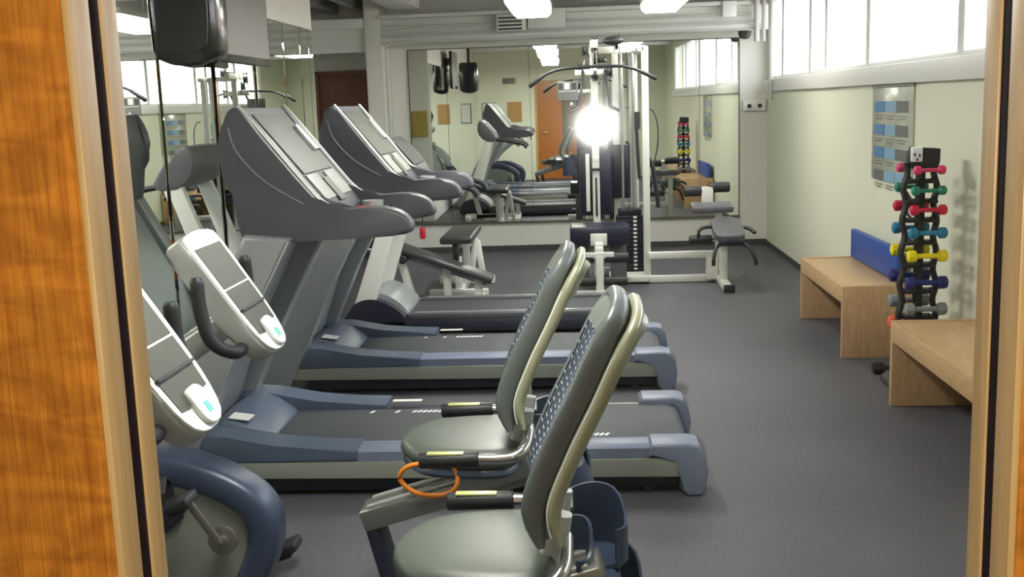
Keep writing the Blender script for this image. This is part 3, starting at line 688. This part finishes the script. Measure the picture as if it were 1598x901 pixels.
    # curved holders behind the seat, open at the top
    def holder(cx0, cy0, r, a0, a1, zt, zb, name, s=1):
        bm = nb(); n = 18; th = .008; ins, outs = [], []
        for k in range(n+1):
            a = R(a0+(a1-a0)*k/n); f = k/n
            dz = -.07*(1/(1+math.exp(-(f-.72)*22)))-.02*math.sin(f*PI*3)*.3
            for lst, rr in ((ins, r-th), (outs, r)):
                x, yv = cx0+rr*math.cos(a)*1.0, cy0+rr*math.sin(a)
                lst.append((bm.verts.new((x, yv, zt+dz)), bm.verts.new((x+(.0), yv, zb))))
        for k in range(n):
            (a1_, a2_), (b1_, b2_) = ins[k], ins[k+1]; (c1, c2), (d1_, d2_) = outs[k], outs[k+1]
            bm.faces.new((a1_, b1_, b2_, a2_)); bm.faces.new((c1, c2, d2_, d1_)); bm.faces.new((a1_, c1, d1_, b1_)); bm.faces.new((a2_, b2_, d2_, c2))
        for q in (0, n):
            (a1_, a2_), (c1, c2) = ins[q], outs[q]; bm.faces.new((a1_, a2_, c2, c1))
        o = obj(name, bm, 'blushell', t)
        bmb = nb(); cyl(bmb, (cx0, cy0, zb), (cx0, cy0, zb+.012), r*.98, 28); obj('holder_floor', bmb, 'blushell', o)
        return o
    holder(-.115, .20, .088, 210, -50, .60, .43, 'bottle_holder')
    holder(-.10, .20, .108, 200, -60, .44, .26, 'holder_skirt')
    holder(-.18, .0, .062, 170, -70, .60, .40, 'bottle_holder')
    b = nb(); bx(b, (-.12, .08, .405), (.14, .26, .03), bev=.01); obj('holder_bracket', b, 'blushell', t)
    return t
BK = make_bike(); BK.location = (0, 3.37, 0)
BA = copy_tree(BK); BA.location = (.075, 2.49, 0)
for c_ in BA.children:      # its saddle is run further back on the rail
    if c_.name.split('.')[0] in ('seat', 'seat_shell', 'seat_carriage', 'back_bracket', 'backrest', 'arm_tube', 'hand_grip', 'bottle_holder', 'holder_skirt', 'holder_bracket'): c_.location.x += .05
BA['label'] = 'grey recumbent exercise bike closest to the camera, cut by the bottom of the view'
b = nb()
lp = spline([(-.49, 3.12, .545), (-.545, 3.12, .535), (-.572, 3.13, .495), (-.53, 3.13, .452), (-.47, 3.14, .436), (-.42, 3.15, .443), (-.40, 3.16, .468), (-.405, 3.17, .50), (-.42, 3.16, .54)], 6)
tube(b, [(x, y-3.37, z) for x, y, z in lp], .0075, 10); obj('sensor_cable', b, 'orange', BK)

# ------------------------------------------------------------------ benches on the right
def make_wood_bench():
    t = thing('wooden_bench', 'beech bench by the right wall with a blue mat standing on it', 'bench', (0, 0, 0), group='beech benches along the right wall')
    # local: x 0..0.42 (0 = aisle side), y 0..1.3
    Ly, Wx, H = 1.28, .42, .44
    b = nb(); bb(b, .012, Wx, .02, Ly-.02, H-.028, H, bev=.004); obj('seat_board', b, 'benchwood', t)
    for y in (0, Ly-.04):
        b = nb(); bb(b, .0, Wx, y, y+.04, 0, H+.006, bev=.004); lg = obj('leg_panel', b, 'benchwood_v', t)
    b = nb(); bb(b, .0, .022, .04, Ly-.04, H-.10, H+.003, bev=.003); obj('apron', b, 'benchwood', t)
    b = nb(); bb(b, Wx-.024, Wx, .04, Ly-.04, H-.10, H-.028, bev=.003); obj('apron', b, 'benchwood', t)
    return t
WB = make_wood_bench(); WB.location = (1.56, 6.61, 0)
W2 = copy_tree(WB); W2.location = (1.56, 4.30, 0); W2['label'] = 'bare beech bench nearest the camera, right of the dumbbell tower'
b = nb(); bx(b, (1.925, 7.28, .548), (.045, 1.14, .20), RY(R(0)), bev=.008); tag(obj('exercise_mat', b, 'bluemat'), 'blue folded vinyl mat standing on edge on the far beech bench', 'mat')

# ------------------------------------------------------------------ dumbbell tower
RX, RYc = 1.775, 5.86
t = thing('dumbbell_rack', 'tall black plastic dumbbell tower between the two beech benches', 'rack', (RX, RYc, 0))
rows = [('pink', 1.190, .160, .022), ('green', 1.085, .175, .023), ('crimson', .985, .185, .026), ('azure', .865, .195, .028), ('yellow', .745, .205, .030), ('navy', .605, .215, .032), ('grey', .465, .215, .032), ('orange', .345, .215, .032)]
b = nb(); prism(b, smoothpts([(-.13, 0), (.13, 0), (.13, .03), (.08, .06), (-.08, .06), (-.13, .03)], 1), -.22, .22, bev=.01); obj('base', b, 'black', t)
for s in (-1, 1):
    b = nb(); pth = []; 
    for k in range(60):
        z = .03+1.2*k/59; pth.append((s*(.075+.02*(1-k/59)+.009*math.sin(k*.75)), 0, z))
    sweep(b, pth, .012, .03, (0, 1, 0), 12, 4); obj('side_post', b, 'black', t)
b = nb(); bb(b, -.02, .02, -.03, .03, .04, 1.22, bev=.008); obj('centre_post', b, 'black', t)
b = nb(); prism(b, [(-.06, 1.20), (.075, 1.20), (.085, 1.235), (.085, 1.30), (-.05, 1.31), (-.065, 1.25)], -.05, .05, bev=.006); tp = obj('top_block', b, 'black', t)
b = nb(); bx(b, (-.045, -.075, 1.275), (.055, .03, .075), bev=.006); cap = obj('top_label', b, 'white', t)
b = nb()
for x, z in ((-.058, 1.275), (-.034, 1.27), (-.046, 1.25)): bx(b, (x, -.0915, z), (.009, .003, .016), bev=.001)
obj('label_mark', b, 'pdark', cap)
for i, (c, z, L, r) in enumerate(rows):
    b = nb(); zz = z-.014
    for y in (-.118, .118):
        for x in (-.03, .03):
            sweep(b, [(x, y*.25, zz-.045), (x, y*.6, zz-.034), (x, y*.85, zz-.026), (x, y*1.02, zz-.012)], .009, .006, (1, 0, 0), 8)
    bx(b, (0, 0, zz-.045), (.16, .10, .02), bev=.004)
    obj('cradle', b, 'black', t)
dbcache = {}
for i, (c, z, L, r) in enumerate(rows):
    for side, y in (('front', -.134), ('back', .134)):
        h = L/2; r *= 1.06
        b = nb(); hw = r*1.25
        for s in (-1, 1):
            pr = [(r*.55, s*(h)), (r*.92, s*(h-.006)), (r*1.0, s*(h-.012)), (r*1.0, s*(h-hw)), (r*.85, s*(h-hw-.006)), (r*.4, s*(h-hw-.012))]
            lathe(b, pr, n=8 if r > .025 else 16, axis='X')
        cyl(b, (-h+hw, 0, 0), (h-hw, 0, 0), r*.42, 12)
        o = obj('dumbbell', b, 'db_'+c, smooth=30)
        o.location = (RX+(.005 if side == 'front' else -.005), RYc+y, z+.006)
        tag(o, '%s dumbbell on the %s of the black tower, %s row from the top' % (c.replace('azure', 'light blue').replace('crimson', 'red').replace('navy', 'dark blue'), 'near side' if side == 'front' else 'far side', ['first', 'second', 'third', 'fourth', 'fifth', 'sixth', 'seventh', 'eighth'][i]), 'dumbbell', 'dumbbells on the tower')
b = nb()
for s in (-1, 1): lathe(b, [(.02, s*.12), (.034, s*.112), (.036, s*.10), (.036, s*.06), (.02, s*.045)], n=6, axis='X')
cyl(b, (-.06, 0, 0), (.06, 0, 0), .013)
o = obj('dumbbell', b, 'db_black'); o.location = (1.76, 6.22, .036); tag(o, 'black dumbbell lying on the floor between the two benches', 'dumbbell')

# exercise chart on the right wall: clear pocket sheet with rows of printed cards
t = thing('exercise_chart', 'clear hanging chart with rows of blue and grey prints on right wall', 'poster', (XR, 7.2, 1.33))
b = nb(); bb(b, -.012, 0, -.46, .46, -.31, .31, bev=.003); obj('sheet', b, 'posterclear', t)
b = nb(); bb(b, -.016, 0, -.47, .47, .295, .315, bev=.003); obj('top_rail', b, 'side', t)
for r_ in range(4):
    z1 = .175-.15*r_
    for k, m in enumerate((('pblue', 'plblue', 'pgrey'), ('pblue', 'plblue', 'pgrey'), ('pblue', 'plblue', 'pgrey'), ('pgrey', 'plblue', 'plblue'))[r_]):
        y1 = .40-.26*k
        b = nb(); bb(b, -.015, -.011, y1-.245, y1, z1-.035, z1+.035); cd = obj('print_card', b, m, t)
    b = nb()
    for k in range(3):
        for q in range(2): bb(b, -.0145, -.0115, .40-.26*k-.22+.04*q, .40-.26*k-.03, z1-.062-.018*q, z1-.056-.018*q)
    obj('caption_lines', b, 'pgrey', t)

# ------------------------------------------------------------------ screens up on the left
t = thing('television', 'flat grey television mounted high over the left mirrors', 'television', (-1.9, 6.26, 2.17))
b = nb(); bb(b, -.03, .012, -.46, .46, -.29, .29, bev=.01); tv = obj('bezel', b, 'blackgl', t)
b = nb(); bb(b, .011, .0145, -.435, .435, -.245, .27); obj('screen', b, 'tvscreen', tv)
b = nb(); bb(b, -.148, -.03, -.06, .06, .09, .2, bev=.01); obj('wall_bracket', b, 'black', t)
t = thing('loudspeaker', 'black curved loudspeaker hanging high at the left, in front of the television', 'loudspeaker', (-1.77, 5.0, 1.835), rz=R(6))
b = nb()
rings = []
for z, w, d, dx in ((0.0, .125, .10, .0), (.012, .148, .12, .0), (.06, .158, .13, 0), (.25, .163, .14, -.0), (.45, .158, .14, -.005), (.5, .14, .12, -.005)):
    ring_ = []
    for k in range(32):
        a = 2*PI*k/32; ca, sa = math.cos(a), math.sin(a); pw = .5
        x = math.copysign(abs(ca)**pw, ca)*w+dx; y = math.copysign(abs(sa)**pw, sa)*d
        zb = z-.035*(1-(x/w)**2)*(1 if z < .03 else 0)+(.02 if z < .03 else 0)
        ring_.append(b.verts.new((x, y, zb)))
    rings.append(ring_)
for i in range(len(rings)-1):
    for k in range(32): b.faces.new((rings[i][k], rings[i][(k+1) % 32], rings[i+1][(k+1) % 32], rings[i+1][k]))
b.faces.new(rings[0][::-1]); b.faces.new(rings[-1]); cab = obj('cabinet', b, 'blackgl', t, smooth=50)
b = nb(); prism(b, smoothpts([(-.095, .07), (-.08, .04), (.08, .04), (.115, .08), (.125, .46), (-.115, .46)], 2), -.155, -.13, bev=.008); obj('grille', b, 'black', cab)
b = nb(); bb(b, -.02, .02, -.02, .02, .49, .98); obj('hanging_bracket', b, 'black', t)

# ------------------------------------------------------------------ weight benches at the back left
t = thing('decline_bench', 'white framed sit-up bench with long charcoal pad sloping down to the right', 'weight bench', (-.05, 0, -.0))
Yb = 8.62
b = nb(); a_ = math.atan2(.30, .80)
bx(b, (-1.085, Yb, .375), (.86, .26, .055), RY(a_), bev=.02, seg=3); obj('back_pad', b, 'darkv', t)
b = nb(); bx(b, (-1.09, Yb, .325), (.76, .05, .04), RY(a_), bev=.006); obj('pad_rail', b, 'upright', t)
b = nb(); cyl(b, (-1.56, Yb-.2, .50), (-1.56, Yb+.2, .50), .05, 20, bev=.01); obj('foam_roller', b, 'black', t)
b = nb(); tube(b, [(-1.56, Yb, .50), (-1.45, Yb, .46)], .02); obj('roller_arm', b, 'chrome', t)
b = nb(); cyl(b, (-1.38, Yb-.17, .42), (-1.38, Yb+.05, .42), .035, 16, bev=.01); obj('adjuster_knob', b, 'black', t)
b = nb(); bx(b, (-1.1, Yb, .06), (.6, .07, .07), bev=.008); bx(b, (-.80, Yb, .04), (.07, .5, .07), bev=.008); bx(b, (-1.5, Yb, .04), (.07, .5, .07), bev=.008); bx(b, (-1.3, Yb, .06), (.5, .07, .07), bev=.008); obj('base_frame', b, 'whitesteel', t)
b = nb(); bx(b, (-.80, Yb, .16), (.06, .06, .2), bev=.006); bx(b, (-1.05, Yb, .20), (.06, .06, .26), bev=.006); bx(b, (-1.38, Yb, .25), (.06, .06, .38), RY(R(-14)), bev=.006); obj('post', b, 'whitesteel', t)
t = thing('flat_bench', 'short dark padded bench on white posts below the far mirror', 'weight bench', (0, 0, 0))
b = nb(); bx(b, (-1.06, 9.42, .50), (.27, .95, .06), bev=.02, seg=3); obj('pad', b, 'darkv', t)
b = nb(); bb(b, -1.09, -1.03, 9.1, 9.8, .42, .47); bx(b, (-.96, 9.35, .28), (.05, .06, .38), RY(R(8)), bev=.005); bx(b, (-.90, 9.42, .26), (.05, .06, .36), RY(R(-8)), bev=.005); obj('post', b, 'whitesteel', t)
b = nb(); bx(b, (-1.07, 9.02, .40), (.05, .05, .15), bev=.006); obj('adjuster_post', b, 'black', t)
b = nb(); bx(b, (-1.06, 9.05, .04), (.5, .07, .07), bev=.008); bx(b, (-1.06, 9.78, .04), (.5, .07, .07), bev=.008); bx(b, (-1.06, 9.42, .05), (.07, .8, .07), bev=.008); bx(b, (-1.06, 9.75, .24), (.06, .06, .4), bev=.006); bx(b, (-1.06, 9.08, .2), (.06, .06, .3), bev=.006); obj('base_frame', b, 'whitesteel', t)

# ------------------------------------------------------------------ multi gym
t = thing('multi_gym', 'white steel cable weight machine with lat bar and black weight stack', 'weight machine', (0, 0, 0))
g = t
def box_part(name, m, *boxes, par=None, bev=.006):
    bm = nb()
    for c, s, *r in boxes: bx(bm, c, s, r[0] if r else None, bev=bev)
    return obj(name, bm, m, par or g)
box_part('main_column', 'whitesteel', ((.13, 9.95, 1.08), (.065, .065, 2.10)))
box_part('rear_column', 'whitesteel', ((.33, 10.35, 1.03), (.06, .06, 2.05)))
box_part('right_column', 'whitesteel', ((.565, 9.66, 1.03), (.06, .06, 2.06)))
box_part('right_column', 'whitesteel', ((.50, 10.2, 1.03), (.055, .055, 2.04)))
box_part('top_boom', 'whitesteel', ((.13, 9.80, 2.08), (.06, .9, .07)), ((.34, 9.95, 2.05), (.5, .06, .06)), ((.53, 9.93, 2.04), (.055, .6, .05)))
box_part('base_frame', 'whitesteel', ((.13, 9.5, .04), (.065, 1.6, .065)), ((.36, 10.1, .04), (.5, .065, .065)), ((.565, 9.9, .04), (.06, .6, .06)), ((.05, 8.85, .04), (.4, .065, .06)), ((.40, 9.70, .045), (.34, .34, .05)))
# column adjust plate
box_part('slot_plate', 'black', ((.13, 9.912, .75), (.018, .012, .35)), ((.13, 9.905, 1.0), (.09, .03, .02)), bev=.003)
box_part('column_sleeve', 'whitesteel', ((.055, 9.92, .88), (.035, .04, .52)))
# pads
box_part('back_pad', 'navyv', ((.125, 10.03, .87), (.30, .07, .60)), bev=.03)
box_part('seat_pad', 'navyv', ((.14, 9.33, .485), (.50, .42, .15)), bev=.012)
box_part('seat_support', 'whitesteel', ((.13, 8.98, .2), (.07, .07, .42)), ((.13, 9.25, .41), (.07, .5, .06)), ((.13, 9.10, .46), (.14, .03, .10)))
box_part('leg_lever', 'whitesteel', ((.13, 8.86, .18), (.06, .05, .36)), ((.12, 8.86, .36), (.26, .04, .05)))
for x in (-.03, .27):
    b = nb(); cyl(b, (x-.12 if x < 0 else x-.10, 8.88, .335), (x+.12 if x < 0 else x+.10, 8.88, .335), .042, 20, bev=.012); obj('foam_roller', b, 'navyv' if False else 'black', g)
b = nb(); cyl(b, (-.10, 8.95, .13), (.36, 8.95, .13), .035, 18, bev=.01); obj('foam_roller', b, 'black', g)
box_part('shroud_panel', 'greyv', ((.0, 9.35, .2), (.09, .02, .36)), ((.30, 9.35, .2), (.14, .02, .36)), bev=.004)
# weight stack
for k in range(15):
    b = nb(); bb(b, .30, .545, 9.82, 9.94, .045+k*.036, .045+k*.036+.032, bev=.004); p = obj('weight_plate', b, 'plate', g)
    b = nb(); bb(b, .455, .485, 9.816, 9.821, .052+k*.036, .070+k*.036); obj('plate_number', b, 'white', p)
b = nb(); bb(b, .32, .53, 9.82, 9.94, .585, .64, bev=.008); obj('stack_cap', b, 'plate', g)
for x in (.37, .47):
    b = nb(); cyl(b, (x, 9.88, .04), (x, 9.88, 2.03), .011 if x < .4 else .013, 12); obj('guide_rod', b, 'chrome', g)
b = nb(); bb(b, .44, .50, 9.96, 10.0, .6, 2.03, bev=.004); obj('stack_tube', b, 'upright_l', g)
b = nb(); cyl(b, (.42, 9.88, .6), (.42, 9.88, 2.03), .004, 6); obj('cable', b, 'black', g)
# pulleys
for x, y, z, r in ((.135, 9.42, 2.08, .055), (.135, 9.55, 1.96, .05), (.33, 9.75, 2.10, .06), (.14, 9.9, 1.84, .045), (.27, 9.88, 1.86, .045), (.05, 9.7, 2.04, .04)):
    b = nb(); lathe(b, [(r*.6, -.014), (r, -.012), (r*.86, 0), (r, .012), (r*.6, .014)], (x, y, z), 22, axis='X'); p = obj('pulley', b, 'black', g)
    b = nb(); bx(b, (x-.022, y, z), (.006, .04, r*2.5)); bx(b, (x+.022, y, z), (.006, .04, r*2.5)); obj('pulley_bracket', b, 'black', p)
b = nb(); ball(b, (.30, 9.66, 2.115), .05, 1.9, 1, .75); obj('pulley_guard', b, 'black', g)
b = nb(); tube(b, [(.135, 9.37, 2.04), (.13, 9.46, 1.93)], .004, 6); obj('cable', b, 'black', g)
# lat bar
b = nb(); tube(b, smoothpts([(-.43, 9.46, 1.745), (-.245, 9.46, 1.88), (.03, 9.46, 1.897), (.24, 9.46, 1.897), (.43, 9.46, 1.888), (.655, 9.46, 1.775)], 2, False), .013, 12); lbr = obj('lat_bar', b, 'black', g)
for s in (0, 1):
    p0, p1 = (((-.43, 9.46, 1.745), (-.30, 9.46, 1.84)), ((.655, 9.46, 1.775), (.53, 9.46, 1.838)))[s]
    b = nb(); cyl(b, p0, p1, .018, 14, bev=.004); obj('grip', b, 'black', lbr)
# upper press arms and handles hanging down
for s in (-1, 1):
    b = nb(); x = .13+s*.10
    sweep(b, spline([(x, 9.9, 1.88), (x, 9.75, 1.80), (x+s*.02, 9.62, 1.68), (x+s*.03, 9.6, 1.55)], 5), .014, None, (0, 1, 0), 10); pa = obj('press_arm', b, 'black', g)
    b = nb(); cyl(b, (x+s*.03, 9.6, 1.56), (x+s*.11, 9.58, 1.52), .014, 12); obj('press_handle', b, 'black', pa)
box_part('mid_arm', 'whitesteel', ((.13, 9.90, 1.86), (.34, .05, .05)), ((.13, 9.80, 1.1), (.05, .05, .06)))
# instruction placard
b = nb(); bb(b, -.20, -.015, 9.93, 9.945, 1.62, 1.79, bev=.003); pl = obj('placard', b, 'pgrey', g)
b = nb(); bb(b, -.19, -.15, 9.924, 9.931, 1.72, 1.775); bb(b, -.07, -.03, 9.924, 9.931, 1.72, 1.775); obj('placard_print', b, 'pdark', pl)
b = nb(); bb(b, -.135, -.09, 9.924, 9.931, 1.72, 1.775); bb(b, -.185, -.03, 9.924, 9.931, 1.70, 1.705); obj('placard_print', b, 'paper', pl)
box_part('placard_arm', 'whitesteel', ((.04, 9.95, 1.70), (.13, .02, .03)), bev=.003)
# pec arm on the right: black pad on an arm with hanging cable
b = nb(); sweep(b, [(.50, 9.9, 1.50), (.50, 9.9, 1.35)], .035, .035, (0, 1, 0), 16, 3); obj('arm_pad', b, 'black', g)
b = nb(); tube(b, spline([(.50, 9.9, 1.36), (.51, 9.9, 1.1), (.52, 9.9, .9)], 5), .016); obj('arm_lever', b, 'black', g)
b = nb(); tube(b, spline([(.60, 10.1, 1.52), (.66, 10.1, 1.50), (.70, 10.1, 1.38), (.70, 10.1, 1.2), (.67, 10.1, 1.05)], 6), .006, 8); obj('hanging_cable', b, 'black', g)
b = nb(); sweep(b, spline([(.60, 10.1, 1.10), (.65, 10.1, 1.0), (.68, 10.1, .8), (.70, 10.1, .62)], 6), .02, .03, (0, 1, 0), 12); obj('back_support_edge', b, 'black', g)
box_part('rear_seat_pad', 'navyv', ((.36, 10.28, .95), (.20, .06, .5)), bev=.02)
# beams to the leg bench
box_part('link_beam', 'whitesteel', ((.87, 9.60, .245), (.60, .06, .06)))
box_part('link_beam', 'whitesteel', ((.87, 9.60, .035), (.60, .06, .06)))
# leg bench
box_part('bench_post', 'whitesteel', ((1.19, 9.32, .20), (.065, .07, .40)), ((1.19, 9.30, .035), (.07, .62, .06)), ((1.12, 9.55, .14), (.10, .08, .22)), ((1.19, 9.62, .35), (.06, .06, .62)), ((1.19, 9.4, .42), (.06, .55, .05)))
box_part('rubber_foot', 'black', ((1.20, 9.0, .035), (.09, .05, .06)))
rot = Matrix.Rotation(R(14), 4, 'X')
b = nb(); prism(b, smoothpts([(-.115, -.24), (.115, -.24), (.13, -.1), (.125, .24), (-.125, .24), (-.13, -.1)], 1), -.03, .03, bev=.014, axis='Z')
bmesh.ops.transform(b, matrix=Matrix.Translation((1.22, 9.28, .50)) @ rot, verts=b.verts[:]); obj('thigh_pad', b, 'greyv', g)
box_part('pad_front_edge', 'navyv', ((1.22, 9.045, .415), (.2, .05, .06)), bev=.015)
box_part('hip_pad', 'greyv', ((1.13, 9.62, .655), (.36, .22, .06), Matrix.Rotation(R(8), 4, 'X')), bev=.02)
for x0, x1, z, y in ((.90, 1.07, .79, 9.72), (1.11, 1.30, .82, 9.72)):
    b = nb(); cyl(b, (x0, y, z), (x1, y, z), .045, 22, bev=.012); obj('foam_roller', b, 'black', g)
b = nb(); cyl(b, (.92, 9.5, .385), (1.12, 9.5, .385), .042, 22, bev=.012); obj('foam_roller', b, 'black', g)
box_part('roller_bracket', 'whitesteel', ((1.10, 9.70, .75), (.10, .05, .16)))
b = nb(); cyl(b, (1.02, 9.72, .79), (1.15, 9.72, .82), .014, 12); cyl(b, (1.0, 9.5, .385), (1.2, 9.5, .385), .014, 12); obj('roller_axle', b, 'chrome', g)
for pth in ([(1.10, 9.3, .52), (1.02, 9.25, .52), (.975, 9.2, .50), (.97, 9.2, .44)], [(1.33, 9.3, .52), (1.40, 9.25, .50), (1.44, 9.2, .47)],
            [(1.15, 9.1, .40), (1.10, 9.05, .37), (1.075, 9.0, .30), (1.07, 9.0, .23)], [(1.29, 9.1, .40), (1.36, 9.05, .38), (1.40, 9.0, .31), (1.425, 9.0, .23)]):
    b = nb(); tube(b, spline(pth, 5), .016, 12); obj('handle', b, 'black', g)

# ------------------------------------------------------------------ things on the near walls, seen in the mirrors
def board(label, cat, name, x, y, z, w, h, m, frame, facing=1):
    t = thing(name, label, cat, (x, y, z))
    b = nb(); bb(b, -w/2, w/2, 0, .02, -h/2, h/2, bev=.003); obj('frame', b, frame, t)
    b = nb(); bb(b, -w/2+.02, w/2-.02, .018, .024, -h/2+.02, h/2-.02); obj('face', b, m, t)
board('mustard yellow notice board on the alcove wall, seen in the far mirror', 'notice board', 'notice_board', -2.20, 8.5, 1.38, .23, .36, 'yboard', 'yboard')
board('grey framed picture on the wall beside the entrance door', 'picture', 'picture_frame', -1.75, YN, 1.45, .3, .42, 'paper', 'pgrey')
board('tan board on the wall left of the entrance door, seen in the mirror', 'notice board', 'notice_board', -1.2, YN, 1.45, .3, .42, 'wboard', 'wboard')
t = thing('wall_vent', 'small grey wall vent high above the entrance side boards', 'vent', (-1.3, YN, 2.1))
b = nb(); bb(b, -.14, .14, 0, .02, -.06, .06, bev=.003); obj('frame', b, 'side', t)
b = nb()
for k in range(5): bb(b, -.12, .12, .018, .026, -.045+.02*k, -.037+.02*k)
obj('slat', b, 'pgrey', t)

# ------------------------------------------------------------------ light
def area(name, loc, size, power, col, rot=(0, 0, 0)):
    l = bpy.data.lights.new(name, 'AREA'); l.shape = 'RECTANGLE'; l.size, l.size_y = size; l.energy = power; l.color = col
    o = bpy.data.objects.new(name, l); C.objects.link(o); o.location = loc; o.rotation_euler = rot; return o
for i, (x, y) in enumerate(fx):
    area('fixture_lamp', (x, y, 2.34), (.3, 1.15), {9.28: 13, 6.2: 44, 2.6: 40}[y], (1.0, .975, .90))
area('corridor_fill', (0.2, -0.7, 2.58), (1.2, .3), 8.5, (1.0, .93, .80))  # unseen lamp added to light the door front
fl_ = bpy.data.lights.new('camera_flash', 'SPOT'); fl_.energy = 7.5; fl_.shadow_soft_size = .010; fl_.spot_size = R(95); fl_.spot_blend = .6; fl_.color = (1, .97, .92)
fo = bpy.data.objects.new('camera_flash', fl_); C.objects.link(fo); fo.location = (.0125, -.005, 1.5805); fo.rotation_euler = (R(85), 0, 0)
w = bpy.data.worlds.new('World'); bpy.context.scene.world = w; w.use_nodes = True
nt = w.node_tree; bg = nt.nodes['Background']
sky = nt.nodes.new('ShaderNodeTexSky'); sky.sky_type = 'NISHITA'; sky.sun_elevation = R(48); sky.sun_rotation = R(200); sky.sun_disc = False; sky.dust_density = 3
mixc = nt.nodes.new('ShaderNodeMix'); mixc.data_type = 'RGBA'; mixc.inputs[0].default_value = .6; mixc.inputs[7].default_value = (9, 9.4, 9.6, 1)
nt.links.new(sky.outputs[0], mixc.inputs[6]); nt.links.new(mixc.outputs[2], bg.inputs['Color']); bg.inputs['Strength'].default_value = .95

# ------------------------------------------------------------------ camera
f, W, H = 1700., 1598, 901
VP = (905., 160.); S = -0.035
Yc = Vector((VP[0]-W/2, -(VP[1]-H/2), -f)).normalized(); hd = Vector((1, -S, 0)); Zc = hd.cross(Yc).normalized()
if Zc.y < 0: Zc = -Zc
Xc = Yc.cross(Zc)
Rm = Matrix((Xc, Yc, Zc))      # rows: world axes in camera coordinates -> world = Rm @ cam
cam = bpy.data.cameras.new('camera'); co = bpy.data.objects.new('camera', cam); C.objects.link(co)
co.matrix_world = Matrix.Translation((0, 0, 1.6)) @ Rm.to_4x4()
cam.sensor_fit = 'HORIZONTAL'; cam.sensor_width = 36; cam.lens = 36*f/W; cam.clip_start = .02; cam.clip_end = 200
sc = bpy.context.scene; sc.camera = co
vs = sc.view_settings; vs.view_transform = 'Standard'; vs.look = 'None'; vs.gamma = 1; vs.use_curve_mapping = False; vs.exposure = 0.22
sc.display_settings.display_device = 'sRGB'
cy = sc.cycles; cy.max_bounces = 12; cy.diffuse_bounces = 5; cy.glossy_bounces = 6; cy.transparent_max_bounces = 12; cy.transmission_bounces = 6
cy.sample_clamp_indirect = 6; cy.use_denoising = True; cy.caustics_reflective = True
